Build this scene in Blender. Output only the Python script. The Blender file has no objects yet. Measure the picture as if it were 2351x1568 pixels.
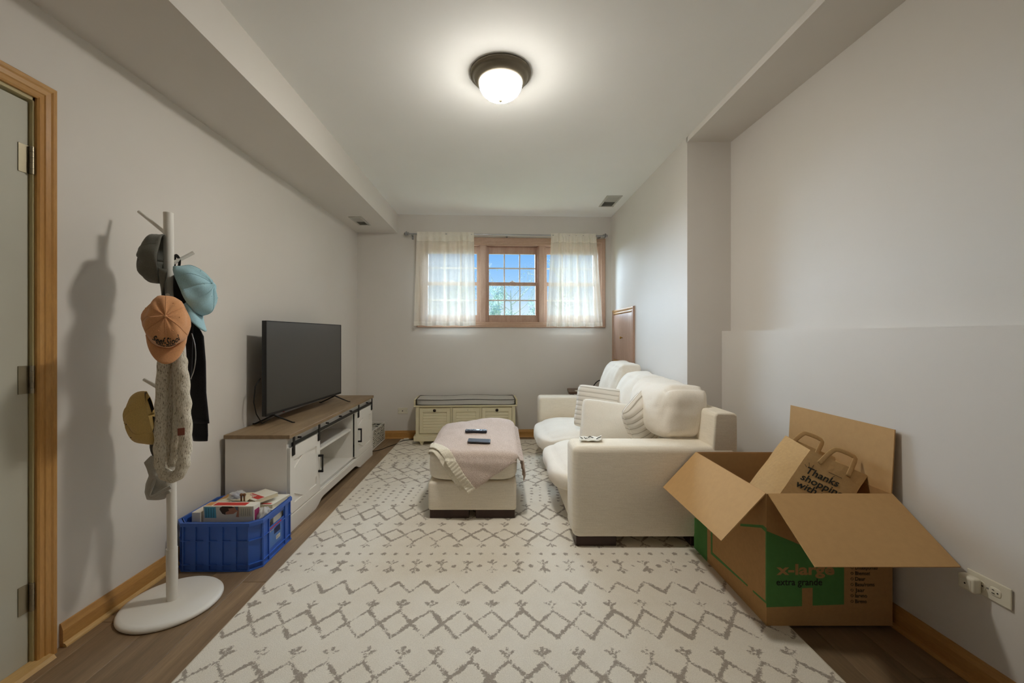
import bpy, bmesh, math, random
import numpy as np
from mathutils import Vector, Matrix, noise
random.seed(7)
sc = bpy.context.scene
C = sc.collection
R = math.radians

def lin(r, g, b):
    f = lambda c: (c/255/12.92 if c/255 <= .04045 else ((c/255+.055)/1.055)**2.4)
    return (f(r), f(g), f(b), 1.0)

# ------------------------------------------------------------ camera, world, sun, exposure
F, CX, CY, H = 940.0, 1145.0, 771.0, 1.19      # focal length in px, vanishing point, eye height (m)
cam = bpy.data.objects.new('camera', bpy.data.cameras.new('camera'))
C.objects.link(cam); sc.camera = cam
cam.location = (0, 0, H); cam.rotation_euler = (R(90), 0, 0)
cam.data.sensor_width = 36; cam.data.lens = 36*F/2351
cam.data.shift_x = (1175.5-CX)/2351; cam.data.shift_y = (CY-784)/2351
cam.data.clip_start = .05; cam.data.clip_end = 300

world = bpy.data.worlds.new('sky'); sc.world = world; world.use_nodes = True
wt = world.node_tree; wt.nodes.clear()
wo = wt.nodes.new('ShaderNodeOutputWorld'); bg = wt.nodes.new('ShaderNodeBackground')
tc = wt.nodes.new('ShaderNodeTexCoord'); sp = wt.nodes.new('ShaderNodeSeparateXYZ'); cr = wt.nodes.new('ShaderNodeValToRGB')
wt.links.new(tc.outputs['Generated'], sp.inputs[0]); wt.links.new(sp.outputs['Z'], cr.inputs[0])
wt.links.new(cr.outputs[0], bg.inputs[0]); wt.links.new(bg.outputs[0], wo.inputs[0])
els = cr.color_ramp.elements
els[0].position = .0; els[0].color = lin(228, 240, 246)
els[1].position = 1.0; els[1].color = lin(70, 120, 210)
for p, c in ((.06, (212, 232, 246)), (.115, (166, 207, 246)), (.2, (122, 180, 240)), (.4, (98, 155, 230))):
    e = els.new(p); e.color = lin(*c)
bg.inputs[1].default_value = .50

sun = bpy.data.objects.new('daylight', bpy.data.lights.new('daylight', 'SUN')); C.objects.link(sun)
sun.data.energy = 17.0; sun.data.color = (.66, .82, 1.0); sun.data.angle = R(70)
sun.rotation_euler = Vector((.22, -1, -.50)).to_track_quat('-Z', 'Y').to_euler()
sun.location = (0, 8, 6)

LAMP = 58.0          # emission strength of the ceiling lamp's glass bowl
sc.view_settings.view_transform = 'Standard'; sc.view_settings.look = 'None'
sc.view_settings.gamma = 1; sc.view_settings.use_curve_mapping = False
sc.view_settings.exposure = 1.2
try:
    sc.cycles.max_bounces = 10; sc.cycles.diffuse_bounces = 8; sc.cycles.transparent_max_bounces = 16
    sc.cycles.caustics_reflective = False; sc.cycles.caustics_refractive = False
    sc.cycles.use_denoising = True
except Exception: pass

# ------------------------------------------------------------ helpers
def P(px, py, Y):      # a point at distance Y that the photo shows at px, py
    return Vector(((px-CX)*Y/F, Y, H-(py-CY)*Y/F))

def smooth_path(p, it=2):
    for _ in range(it):
        q = [p[0]]
        for a, b in zip(p, p[1:]): q += [a*.75+b*.25, a*.25+b*.75]
        p = q+[p[-1]]
    return p
class MB:
    def __init__(s): s.v = []; s.f = []; s.m = []; s.uv = None
    def add(s, vs, fs, M=None, mi=0):
        o = len(s.v)
        s.v += [tuple(M @ Vector(p)) if M is not None else tuple(p) for p in vs]
        s.f += [tuple(i+o for i in f) for f in fs]; s.m += [mi]*len(fs); return s
    def bm(s, b, M=None, mi=0):
        b.verts.index_update()
        s.add([v.co.copy() for v in b.verts], [[v.index for v in f.verts] for f in b.faces], M, mi); b.free(); return s
    def box(s, x0, x1, y0, y1, z0, z1, bev=0, seg=2, M=None, mi=0):
        vs = [(x, y, z) for z in (z0, z1) for y in (y0, y1) for x in (x0, x1)]
        fs = [(0, 2, 3, 1), (4, 5, 7, 6), (0, 1, 5, 4), (2, 6, 7, 3), (0, 4, 6, 2), (1, 3, 7, 5)]
        if not bev: return s.add(vs, fs, M, mi)
        b = bmesh.new(); bv = [b.verts.new(p) for p in vs]
        for f in fs: b.faces.new([bv[i] for i in f])
        bmesh.ops.bevel(b, geom=list(b.edges), offset=bev, segments=seg, profile=.5, affect='EDGES')
        return s.bm(b, M, mi)
    def prism(s, pts, a0, a1, axis='z', M=None, mi=0):
        n = len(pts)
        def q(p, a): return {'z': (p[0], p[1], a), 'y': (p[0], a, p[1]), 'x': (a, p[0], p[1])}[axis]
        vs = [q(p, a0) for p in pts]+[q(p, a1) for p in pts]
        fs = [tuple(range(n))[::-1], tuple(range(n, 2*n))]+[(i, (i+1) % n, (i+1) % n+n, i+n) for i in range(n)]
        return s.add(vs, fs, M, mi)
    def tube(s, pts, r, n=10, M=None, mi=0, flat=1.0, up=None):
        pts = [Vector(p) for p in pts]; k = len(pts); vs = []; fs = []; prev = None
        for i, p in enumerate(pts):
            t = (pts[min(i+1, k-1)]-pts[max(i-1, 0)]).normalized()
            if prev is None:
                a = Vector(up) if up else (Vector((0, 0, 1)) if abs(t.z) < .9 else Vector((0, 1, 0)))
            else: a = prev
            a = (a-t*a.dot(t)).normalized(); prev = a; b = t.cross(a)
            rr = r[i] if isinstance(r, (list, tuple)) else r
            for j in range(n):
                th = 2*math.pi*j/n; vs.append(p+a*math.cos(th)*rr*flat+b*math.sin(th)*rr)
        for i in range(k-1):
            for j in range(n): fs.append((i*n+j, i*n+(j+1) % n, (i+1)*n+(j+1) % n, (i+1)*n+j))
        fs += [tuple(range(n))[::-1], tuple(range((k-1)*n, k*n))]
        return s.add(vs, fs, M, mi)
    def lathe(s, prof, n=32, M=None, mi=0, caps=True):
        vs = []; fs = []; k = len(prof)
        for r, z in prof:
            for j in range(n): th = 2*math.pi*j/n; vs.append((r*math.cos(th), r*math.sin(th), z))
        for i in range(k-1):
            for j in range(n): fs.append((i*n+j, i*n+(j+1) % n, (i+1)*n+(j+1) % n, (i+1)*n+j))
        if caps and prof[0][0] > 1e-4: fs.append(tuple(range(n))[::-1])
        if caps and prof[-1][0] > 1e-4: fs.append(tuple(range((k-1)*n, k*n)))
        return s.add(vs, fs, M, mi)
    def sheet(s, g, th=0, mi=0):       # g: rows of points; th: thickness
        nr, nc = len(g), len(g[0]); A = np.array([[tuple(p) for p in row] for row in g], float)
        def quads(o, flip=False):
            for i in range(nr-1):
                for j in range(nc-1):
                    q = (o+i*nc+j, o+i*nc+j+1, o+(i+1)*nc+j+1, o+(i+1)*nc+j); yield q[::-1] if flip else q
        vs = list(A.reshape(-1, 3)); fs = list(quads(0))
        if th:
            du = np.gradient(A, axis=1); dv = np.gradient(A, axis=0); N = np.cross(du, dv)
            N /= (np.linalg.norm(N, axis=2, keepdims=True)+1e-9)
            vs += list((A-N*th).reshape(-1, 3)); o = nr*nc; fs += list(quads(o, True))
            rim = [j for j in range(nc)]+[i*nc+nc-1 for i in range(1, nr)]+[(nr-1)*nc+j for j in range(nc-2, -1, -1)]+[i*nc for i in range(nr-2, 0, -1)]
            for a, b in zip(rim, rim[1:]+rim[:1]): fs.append((b, a, a+o, b+o))
        return s.add(vs, fs, None, mi)
    def pad(s, cx, cy, cz, hx, hy, hz, n=6, k=14, amp=0, fr=6, seed=0, bulge=0, M=None, fn=None):
        """soft block: rounded cube with noise wrinkles"""
        b = bmesh.new(); bmesh.ops.create_cube(b, size=2); bmesh.ops.subdivide_edges(b, edges=list(b.edges), cuts=k, use_grid_fill=True)
        for v in b.verts:
            x, y, z = v.co; q = (abs(x)**n+abs(y)**n+abs(z)**n)**(-1/n); u = Vector((x*q, y*q, z*q))
            w = Vector((u.x*hx, u.y*hy, u.z*hz))
            if bulge: w.z += bulge*(1-x*x)*(1-y*y)*(1 if z > 0 else -.3)
            if amp:
                d = noise.fractal(Vector((w.x*fr+seed, w.y*fr, w.z*fr)), 1, 2, 3)
                w += u.normalized()*d*amp
            if fn: w = fn(w, Vector((x, y, z)))
            v.co = w+Vector((cx, cy, cz))
        return s.bm(b, M)
    def blob(s, c, r, n=3, amp=0, fr=8, seed=0):
        b = bmesh.new(); bmesh.ops.create_icosphere(b, subdivisions=n, radius=1)
        for v in b.verts:
            d = 1+amp*noise.fractal(v.co*fr*.2+Vector((seed, 0, 0)), 1, 2, 3)
            v.co = Vector((v.co.x*r[0]*d, v.co.y*r[1]*d, v.co.z*r[2]*d))+Vector(c)
        return s.bm(b)

def chain(o):
    m = o.matrix_basis.copy()
    while o.parent: o = o.parent; m = o.matrix_basis @ m
    return m
def build(name, mb, mat, parent=None, smooth=False, local=False, auto=None, **props):
    me = bpy.data.meshes.new(name); vs = mb.v
    if parent is not None and not local:
        inv = chain(parent).inverted(); vs = [tuple(inv @ Vector(p)) for p in vs]
    me.from_pydata([tuple(p) for p in vs], [], mb.f)
    mats = mat if isinstance(mat, (list, tuple)) else [mat]
    for m in mats: me.materials.append(m)
    if len(mats) > 1: me.polygons.foreach_set('material_index', mb.m)
    b = bmesh.new(); b.from_mesh(me); bmesh.ops.recalc_face_normals(b, faces=list(b.faces)); b.to_mesh(me); b.free()
    if smooth or auto:
        me.polygons.foreach_set('use_smooth', [True]*len(me.polygons))
        if auto: me.set_sharp_from_angle(angle=R(auto))
    o = bpy.data.objects.new(name, me); C.objects.link(o)
    if parent is not None: o.parent = parent
    for k, v in props.items(): o[k] = v
    return o
def thing(name, label, cat, loc=(0, 0, 0), rotz=0, group=None):
    o = bpy.data.objects.new(name, None); C.objects.link(o); o.empty_display_size = .1
    o.location = loc; o.rotation_euler = (0, 0, rotz); o['label'] = label; o['category'] = cat
    if group: o['group'] = group
    return o
def tag(o, label, cat, group=None):
    o['label'] = label; o['category'] = cat
    if group: o['group'] = group
    return o
def clone(o, parent=None):
    c = o.copy(); C.objects.link(c); c.parent = parent
    for ch in list(o.children): clone(ch, c)
    return c
def origin_to(o, p):       # put a single-mesh thing's origin at its base
    p = Vector(p); o.data.transform(Matrix.Translation(-p)); o.location = p; return o
def text_mb(s, size, M, depth=.0004, shear=0, align='LEFT', warp=None, bold=0):
    cu = bpy.data.curves.new('t', 'FONT'); cu.body = s; cu.size = size; cu.extrude = depth; cu.shear = shear
    cu.align_x = align; cu.resolution_u = 3; cu.offset = bold
    o = bpy.data.objects.new('t', cu); C.objects.link(o)
    dg = bpy.context.evaluated_depsgraph_get(); me = bpy.data.meshes.new_from_object(o.evaluated_get(dg))
    mb = MB(); vs = [v.co.copy() for v in me.vertices]
    if warp: vs = [warp(v) for v in vs]
    mb.add(vs, [tuple(p.vertices) for p in me.polygons], M)
    bpy.data.objects.remove(o); bpy.data.curves.remove(cu); bpy.data.meshes.remove(me)
    return mb
def frame(o, x, y):         # matrix whose local x, y axes are x, y at origin o
    x = Vector(x).normalized(); y = Vector(y); z = x.cross(y).normalized(); y = z.cross(x)
    return Matrix(((x.x, y.x, z.x, o[0]), (x.y, y.y, z.y, o[1]), (x.z, y.z, z.z, o[2]), (0, 0, 0, 1)))

# ------------------------------------------------------------ materials
MATS = {}
class NT:
    def __init__(s, name):
        s.m = bpy.data.materials.new(name); s.m.use_nodes = True; s.t = s.m.node_tree
        s.b = s.t.nodes['Principled BSDF']; s.out = s.t.nodes['Material Output']
        s.tc = s.t.nodes.new('ShaderNodeTexCoord')
    def n(s, ty, **k):
        nd = s.t.nodes.new('ShaderNode'+ty)
        for a, v in k.items():
            if a.startswith('_'): setattr(nd, a[1:], v)
            else: nd.inputs[a.replace('__', ' ')].default_value = v
        return nd
    def l(s, a, b): s.t.links.new(a, b); return s
    def coords(s, scale=(1, 1, 1), src='Object', rot=(0, 0, 0)):
        mp = s.n('Mapping'); mp.inputs['Scale'].default_value = scale; mp.inputs['Rotation'].default_value = rot
        s.l(s.tc.outputs[src], mp.inputs[0]); return mp.outputs[0]
    def noise(s, scale, co, detail=3, rough=.5, dist=0):
        nd = s.n('TexNoise', Scale=scale, Detail=detail, Roughness=rough, Distortion=dist); s.l(co, nd.inputs['Vector']); return nd.outputs['Fac']
    def ramp(s, fac, stops, interp='LINEAR'):
        nd = s.n('ValToRGB'); nd.color_ramp.interpolation = interp; e = nd.color_ramp.elements
        e[0].position, e[0].color = stops[0]; e[1].position, e[1].color = stops[-1]
        for p, c in stops[1:-1]: x = e.new(p); x.color = c
        s.l(fac, nd.inputs[0]); return nd.outputs[0]
    def mix(s, fac, a, b, mode='MIX'):
        nd = s.n('Mix', _data_type='RGBA', _blend_type=mode)
        for i, v in ((0, fac), (6, a), (7, b)):
            if isinstance(v, (int, float, tuple)): nd.inputs[i].default_value = v
            else: s.l(v, nd.inputs[i])
        return nd.outputs[2]
    def bump(s, h, strength=.3, dist=.002):
        nd = s.n('Bump', Strength=strength, Distance=dist); s.l(h, nd.inputs['Height']); s.l(nd.outputs[0], s.b.inputs['Normal']); return s
    def col(s, c):
        if isinstance(c, tuple): s.b.inputs['Base Color'].default_value = c
        else: s.l(c, s.b.inputs['Base Color'])
        return s
    def set(s, rough=.5, metal=0, spec=.5):
        s.b.inputs['Roughness'].default_value = rough; s.b.inputs['Metallic'].default_value = metal
        s.b.inputs['Specular IOR Level'].default_value = spec; return s

def plain(name, rgb, rough=.6, metal=0, spec=.4, var=.06, sc_=30, bump=0, bs=200):
    k = NT(name); c = lin(*rgb); co = k.coords()
    n = k.noise(sc_, co, 3); d = tuple(x*(1-var) for x in c[:3])+(1,); l = tuple(min(1, x*(1+var)) for x in c[:3])+(1,)
    k.col(k.ramp(n, [(.3, d), (.7, l)])).set(rough, metal, spec)
    if bump: k.bump(k.noise(bs, co, 2), bump, .001)
    return k.m
def wood(name, dark, light, scale=(1, 1, 1), rough=.4, bump=.15, per=False, fine=60, src='Object'):
    k = NT(name); co = k.coords(scale, src)
    if per:
        oi = k.n('ObjectInfo'); ad = k.n('VectorMath', _operation='ADD'); cx = k.n('CombineXYZ')
        ml = k.n('Math', _operation='MULTIPLY'); ml.inputs[1].default_value = 37.0
        k.l(oi.outputs['Random'], ml.inputs[0]).l(ml.outputs[0], cx.inputs[0]).l(ml.outputs[0], cx.inputs[2])
        k.l(co, ad.inputs[0]).l(cx.outputs[0], ad.inputs[1]); co = ad.outputs[0]
    a = k.noise(3.2, co, 5, .6, 1.2); b = k.noise(fine, co, 3, .6)
    c1 = k.ramp(a, [(.25, lin(*dark)), (.55, lin(*[(d+l)/2 for d, l in zip(dark, light)])), (.8, lin(*light))])
    c2 = k.ramp(b, [(.3, (.72, .72, .72, 1)), (.65, (1, 1, 1, 1))])
    c = k.mix(.55, c1, c2, 'MULTIPLY')
    if per:
        c3 = k.ramp(oi.outputs['Random'], [(0, (.80, .80, .80, 1)), (1, (1.1, 1.08, 1.05, 1))]); c = k.mix(1.0, c, c3, 'MULTIPLY')
    k.col(c).set(rough, 0, .4); k.bump(b, bump, .0008)
    return k.m
def fabric(name, rgb, rgb2=None, weave=450, bump=.35, line=None, rough=.95, sheen=.2, sc_=(1, 1, 1)):
    k = NT(name); co = k.coords(sc_); n = k.noise(weave, co, 2, .7); big = k.noise(9, co, 2)
    c = lin(*rgb); c2 = lin(*(rgb2 or [x*.86 for x in rgb]))
    col = k.ramp(n, [(.35, c2), (.6, c)])
    h = n
    if line:       # horizontal slub threads
        lc = k.coords((12, 12, line)); ln = k.noise(1.0, lc, 3, .6)
        col = k.mix(.5, col, k.ramp(ln, [(.35, (.86, .85, .83, 1)), (.6, (1, 1, 1, 1))]), 'MULTIPLY')
        m = k.n('Math', _operation='ADD'); k.l(n, m.inputs[0]).l(ln, m.inputs[1]); h = m.outputs[0]
    k.col(col).set(rough, 0, .15); k.b.inputs['Sheen Weight'].default_value = sheen
    k.bump(h, bump, .0015)
    return k.m

def wall_mat():
    k = NT('wall_paint'); co = k.coords()
    k.col(k.ramp(k.noise(1.2, co, 3), [(.35, lin(214, 209, 202)), (.65, lin(218, 213, 207))])).set(.62, 0, .3)
    k.bump(k.noise(260, co, 3), .12, .0006); return k.m
M_wall = wall_mat()
def ceil_mat():
    k = NT('ceiling_paint'); co = k.coords()
    k.col(k.ramp(k.noise(1.5, co, 3), [(.35, lin(240, 240, 238)), (.65, lin(243, 243, 241))])).set(.8, 0, .2)
    k.bump(k.noise(220, co, 3), .15, .0006); return k.m
M_ceil = ceil_mat()
M_oak = wood('honey_oak', (178, 128, 68), (214, 168, 104), (3, 3, .5), .3, .1)
M_oakh = wood('honey_oak_horizontal', (178, 128, 68), (214, 168, 104), (.5, 3, 3), .3, .1)
M_oakY = wood('honey_oak_depthwise', (178, 128, 70), (212, 168, 104), (3, .5, 3), .35, .1)
M_winwood = wood('window_wood', (178, 144, 124), (206, 176, 156), (4, 4, .6), .35, .08)
M_winwoodh = wood('window_wood_horizontal', (178, 144, 122), (206, 176, 152), (.6, 4, 4), .35, .08)
M_shoe = wood('pale_pine_shoe', (196, 158, 100), (222, 186, 128), (3, .5, 3), .4, .1)
M_plank = wood('floor_plank', (118, 97, 73), (160, 134, 104), (3, .35, 3), .45, .15, per=True, fine=45)
M_door = plain('door_paint', (188, 186, 172), .5, var=.02, sc_=3)
M_jamb = plain('cream_weatherstrip', (190, 176, 132), .5, var=.03)
M_hinge = plain('nickel_hinge', (158, 148, 126), .35, .8, var=.05)
M_white = plain('white_lacquer', (228, 225, 219), .45, var=.015, sc_=5)
M_rackwhite = plain('matt_white_steel', (228, 225, 218), .42, var=.015, sc_=5)
M_black = plain('black_metal', (34, 32, 31), .45, .3, var=.1)
M_blackpl = plain('black_plastic', (24, 24, 25), .4, var=.1)
M_top = wood('grey_brown_oak_top', (122, 100, 74), (166, 142, 110), (3, .45, 3), .5, .12)
M_dark = plain('dark_stained_wood', (58, 38, 30), .4, var=.15, sc_=12)
M_cream = plain('cream_paint', (208, 198, 166), .5, var=.03, sc_=8)
M_linen = fabric('ivory_linen', (244, 236, 220), (230, 220, 202), 420, .45, line=260)
M_cush = fabric('ivory_cushion', (240, 233, 221), (226, 217, 203), 380, .4)
M_plainpil = fabric('white_velvet', (235, 230, 220), (226, 220, 208), 300, .2)
def striped():
    k = NT('striped_pillow'); co = k.coords(); n = k.noise(300, co, 2)
    w = k.n('TexWave', Scale=8.0, Distortion=.25, Detail=1.0, _bands_direction='Z'); k.l(k.coords(), w.inputs[0])
    s = k.ramp(w.outputs['Fac'], [(0, lin(170, 160, 146)), (.05, lin(226, 220, 209)), (1, lin(234, 228, 218))])
    k.col(s).set(.95, 0, .1); k.bump(w.outputs['Fac'], .5, .006); return k.m
M_stripe = striped()
M_grey_cush = fabric('grey_bench_cushion', (186, 183, 176), (170, 167, 160), 500, .2)
M_pipe = plain('dark_piping', (82, 78, 72), .8)
M_card = plain('kraft_cardboard', (176, 136, 88), .85, var=.05, sc_=60, bump=.1)
M_cardin = plain('kraft_cardboard_inside', (190, 152, 102), .85, var=.03, sc_=40, bump=.1)
M_print = plain('green_print', (80, 132, 70), .8, var=.05)
M_ink = plain('black_ink', (38, 40, 34), .8)
M_kraft = plain('kraft_paper', (192, 158, 108), .8, var=.05, sc_=90, bump=.1)
M_blue = plain('blue_crate_plastic', (54, 98, 186), .42, var=.05, sc_=6, spec=.5)
M_plate = plain('ivory_plate_plastic', (222, 216, 198), .4, var=.01)
M_knob = plain('aged_bronze', (52, 44, 38), .35, .8)
M_brass = plain('brass', (196, 160, 92), .3, .9)
M_steel = plain('brushed_steel', (170, 170, 172), .3, .9)
M_bronze = plain('pewter_pan', (128, 120, 104), .45, .6, var=.03)
M_paper = plain('white_paper', (226, 222, 210), .8, var=.02)
M_cream_paper = plain('cream_paper', (222, 212, 184), .8, var=.03)
M_red = plain('red_print', (196, 60, 52), .7)
M_cyan = plain('cyan_print', (96, 172, 200), .7)

# ------------------------------------------------------------ the room
def struct(name, mb, mat, parent=None, **k):
    o = build(name, mb, mat, parent, **k)
    if parent is None: o['kind'] = 'structure'
    return o
ZC, ZS = 2.61, 2.39                      # ceiling, underside of the left soffit
def XL(Y): return -1.645-.0107*(4.76-Y)  # face of the left wall
TH = math.atan(.0467); cT, sT = math.cos(TH), math.sin(TH)
def B(s, n, z):  # back wall frame: s along the wall from the left corner, n outwards
    return Vector((-1.646+s*cT-n*sT, 4.76+s*sT+n*cT, z))
MBW = Matrix.Translation((-1.646, 4.76, 0)) @ Matrix.Rotation(TH, 4, 'Z')
def Bpx(px, py, n=0):        # pixel -> (s, z) on the plane at depth n of the back wall
    u = (px-CX)/F; p0 = B(0, n, 0); Y = (p0.y-.0467*p0.x)/(1-.0467*u)
    return ((u*Y-p0.x)/cT, H-(py-CY)*Y/F)

# floor and planks
fl = struct('floor', MB().box(-1.95, 2.0, -1.7, 5.1, -.12, -.012), plain('subfloor', (60, 46, 36), .9))
x = -1.78; col_i = 0; pm = {}
while x < 1.72:
    y = -1.6-random.uniform(0, 1.1)
    while y < 5.0:
        y0, y1 = max(y, -1.6), min(y+1.22, 5.02)
        if y1-y0 > .05:
            key = round(y1-y0, 2)
            if key not in pm:
                pm[key] = build('plank', MB().box(0, .1785, 0, key-.0015, -.012, 0, .0012, 1), M_plank, fl, local=True); o = pm[key]
            else:
                o = pm[key].copy(); C.objects.link(o)
            o.location = (x, y0, 0)
        y += 1.22
    x += .18
# ceiling with soffit on the left, shallow beam on the right
struct('ceiling', MB().box(-1.95, 2.0, -1.7, 5.25, ZC, ZC+.15), M_ceil)
struct('trim_1', MB().prism([(-1.95, -1.7), (-1.18, -1.7), (-1.18, B(.466, 0, 0).y+.05), (-1.95, B(-.3, 0, 0).y+.05)], ZS, ZC), M_wall)   # boxed soffit
YJ = 2.92; ZB = H+1.382
struct('trim_2', MB().box(1.345, 2.0, -1.7, YJ+.01, ZB, ZC), M_wall)            # shallow beam
# left wall with door opening
DY0, DY1, DZ = .70, 1.485, 2.05
wl = MB()
def wseg(mb, ya, yb, z0, z1, fx, out=-1.95): mb.prism([(fx(ya), ya), (out, ya), (out, yb), (fx(yb), yb)], z0, z1)
wseg(wl, DY1, 5.1, -.05, ZC, XL); wseg(wl, DY0, DY1, DZ, ZC, XL); wseg(wl, -1.7, DY0, -.05, ZC, XL)
struct('wall_left', wl, M_wall)
# back wall (with window opening)
WS0, WZ1 = Bpx(962, 556); WS1, _ = Bpx(1386, 556); _, WZ0 = Bpx(1170, 746); WZ1 = Bpx(1170, 555)[1]
wb = MB()
for a in ((-.3, WS0, -.05, ZC), (WS1, 3.4, -.05, ZC), (WS0, WS1, -.05, WZ0), (WS0, WS1, WZ1, ZC)):
    wb.box(a[0], a[1], 0, .30, a[2], a[3], M=MBW)
wb.box(-.1, 3.05, -.02, .01, -.05, 1.205, M=MBW)        # slightly proud lower wall
struct('wall_back', wb, M_wall)
# right wall: near-window part, jog, recessed upper part, knee wall
def XLOW(Y): return 1.592+.0327*(YJ-Y)
def XUP(Y): return 1.656+.018*(YJ-Y)
wr = MB()
wr.prism([(1.345, YJ), (2.0, YJ), (2.0, 5.3), (1.345, 5.3)], -.05, ZC)
wseg(wr, -1.7, YJ, -.05, ZB+.01, XUP, 2.0); struct('wall_right', wr, M_wall)
struct('trim_3', MB().prism([(XLOW(-1.7), -1.7), (1.9, -1.7), (1.9, YJ), (XLOW(YJ), YJ)], -.05, 1.224), M_wall)   # knee wall ledge
struct('wall_front', MB().box(-1.95, 2.0, -1.8, -1.65, -.05, ZC), M_wall)
# baseboards
prof = [(0, 0), (.014, 0), (.014, .062), (.009, .076), (.006, .088), (0, .088)]
def baseboard(name, p0, p1, mat=M_oakY):
    p0 = Vector((*p0, 0)); p1 = Vector((*p1, 0)); d = (p1-p0); L = d.length; Mx = frame(p0, d, Vector((-d.y, d.x, 0)))
    mb = MB(); mb.add([(0, a, b) for a, b in prof]+[(L, a, b) for a, b in prof], [tuple(range(6)), tuple(range(11, 5, -1))]+[(i, (i+1) % 6, (i+1) % 6+6, i+6) for i in range(6)], Mx)
    o = struct(name, mb, mat)
    q = [(.013, 0), (.028, 0), (.027, .006), (.022, .012), (.013, .016)]; n = 5; s = MB()
    s.add([(0, a, b) for a, b in q]+[(L, a, b) for a, b in q], [tuple(range(n)), tuple(range(2*n-1, n-1, -1))]+[(i, (i+1) % n, (i+1) % n+n, i+n) for i in range(n)], Mx)
    build('shoe_molding', s, M_shoe if name == 'baseboard_left' else mat, o, label='pale quarter-round strip along the floor')
    return o
baseboard('baseboard_left', (XL(4.74), 4.74), (XL(1.565), 1.565))
p0, p1 = B(3.0, -.02, 0), B(.0, -.02, 0)
baseboard('baseboard_back', (p0.x, p0.y), (p1.x, p1.y), M_oakh)
baseboard('baseboard_right', (XLOW(-1.6), -1.6), (XLOW(YJ), YJ))

# door on the left, its casing, jamb, hinges, threshold
xw = XL(1.5)
dr = struct('door_1', MB().box(xw-.055, xw-.012, DY0+.01, DY1-.012, .014, DZ-.02, .002, 1), M_door)
cp = [(0, 0), (0, .010), (.006, .014), (.020, .013), (.024, .016), (.040, .017), (.046, .020), (.058, .020), (.062, .016), (.062, 0)]
cs = MB(); n = len(cp)
def casing(mb, path, prof, outn, wall_n):
    """mitred casing: path of corner points (inner edge), outn: outward dir per corner, wall_n: normal off the wall"""
    vs = []; k = len(prof)
    for p, o_ in zip(path, outn):
        for a, b in prof: vs.append(Vector(p)+Vector(o_)*a+Vector(wall_n)*b)
    fs = [(i*k+j, i*k+(j+1) % k, (i+1)*k+(j+1) % k, (i+1)*k+j) for i in range(len(path)-1) for j in range(k)]
    fs += [tuple(range(k)), tuple(range((len(path)-1)*k, len(path)*k))]
    mb.add(vs, fs)
casing(cs, [(xw, DY1-.004, 0), (xw, DY1-.004, DZ)], cp, [(0, 1, 0), (0, 1, 1)], (1, 0, 0))
build('casing', cs, M_oak, dr)
cs = MB(); casing(cs, [(xw, DY1-.004, DZ), (xw, DY0+.004, DZ)], cp, [(0, 1, 1), (0, -1, 1)], (1, 0, 0)); build('casing', cs, M_oakY, dr)
cs = MB(); casing(cs, [(xw, DY0+.004, DZ), (xw, DY0+.004, 0)], cp, [(0, -1, 1), (0, -1, 0)], (1, 0, 0)); build('casing', cs, M_oak, dr)
build('jamb', MB().box(xw-.10, xw+.001, DY1-.010, DY1+.01, 0, DZ).box(xw-.10, xw+.001, DY0-.01, DY0+.01, 0, DZ).box(xw-.10, xw+.001, DY0, DY1, DZ-.012, DZ+.01), M_jamb, dr)
build('threshold', MB().prism([(xw-.01, 0), (xw+.045, 0), (xw+.035, .012), (xw-.01, .018)], DY0-.02, DY1+.03, 'y'), M_shoe, dr, label='pale pine threshold strip under the door')
for z in (1.822, 1.033, .25):
    hg = build('hinge', MB().box(xw-.013, xw-.009, DY1-.045, DY1-.008, z-.05, z+.05), M_hinge, dr)
    for i in range(5): build('hinge_knuckle', MB().tube([(xw-.002, DY1-.010, z-.050+i*.02), (xw-.002, DY1-.010, z-.0308+i*.02)], .0072, 10), M_hinge, hg, auto=40)

# ------------------------------------------------------------ window
wn = bpy.data.objects.new('window_1', None); C.objects.link(wn); wn['kind'] = 'structure'; wn.matrix_basis = MBW
def S(px): return Bpx(px, 650)[0]
def Zp(py): return Bpx(1170, py)[1]
wc = [(-.004, 0), (-.004, .012), (.008, .016), (.030, .016), (.038, .021), (.078, .021), (.085, .015), (.085, 0)]
a0, a1, b0, b1 = S(974), S(1373), Zp(740), Zp(563)
corners = [(a0, 0, b0), (a0, 0, b1), (a1, 0, b1), (a1, 0, b0)]; outs = [(-1, 0, -1), (-1, 0, 1), (1, 0, 1), (1, 0, -1)]
for i, m in ((0, M_winwood), (1, M_winwoodh), (2, M_winwood), (3, M_winwoodh)):
    mb = MB(); j = (i+1) % 4
    pr = wc if i != 3 else [(q[0]*.72, q[1]) for q in wc]
    sc4 = lambda o, z: (o[0], 0, o[2]*(.72 if z == b0 else 1))
    casing(mb, [corners[i], corners[j]], wc, [sc4(outs[i], corners[i][2]), sc4(outs[j], corners[j][2])], (0, -1, 0))
    build('window_casing', mb, m, wn, local=True)
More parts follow.
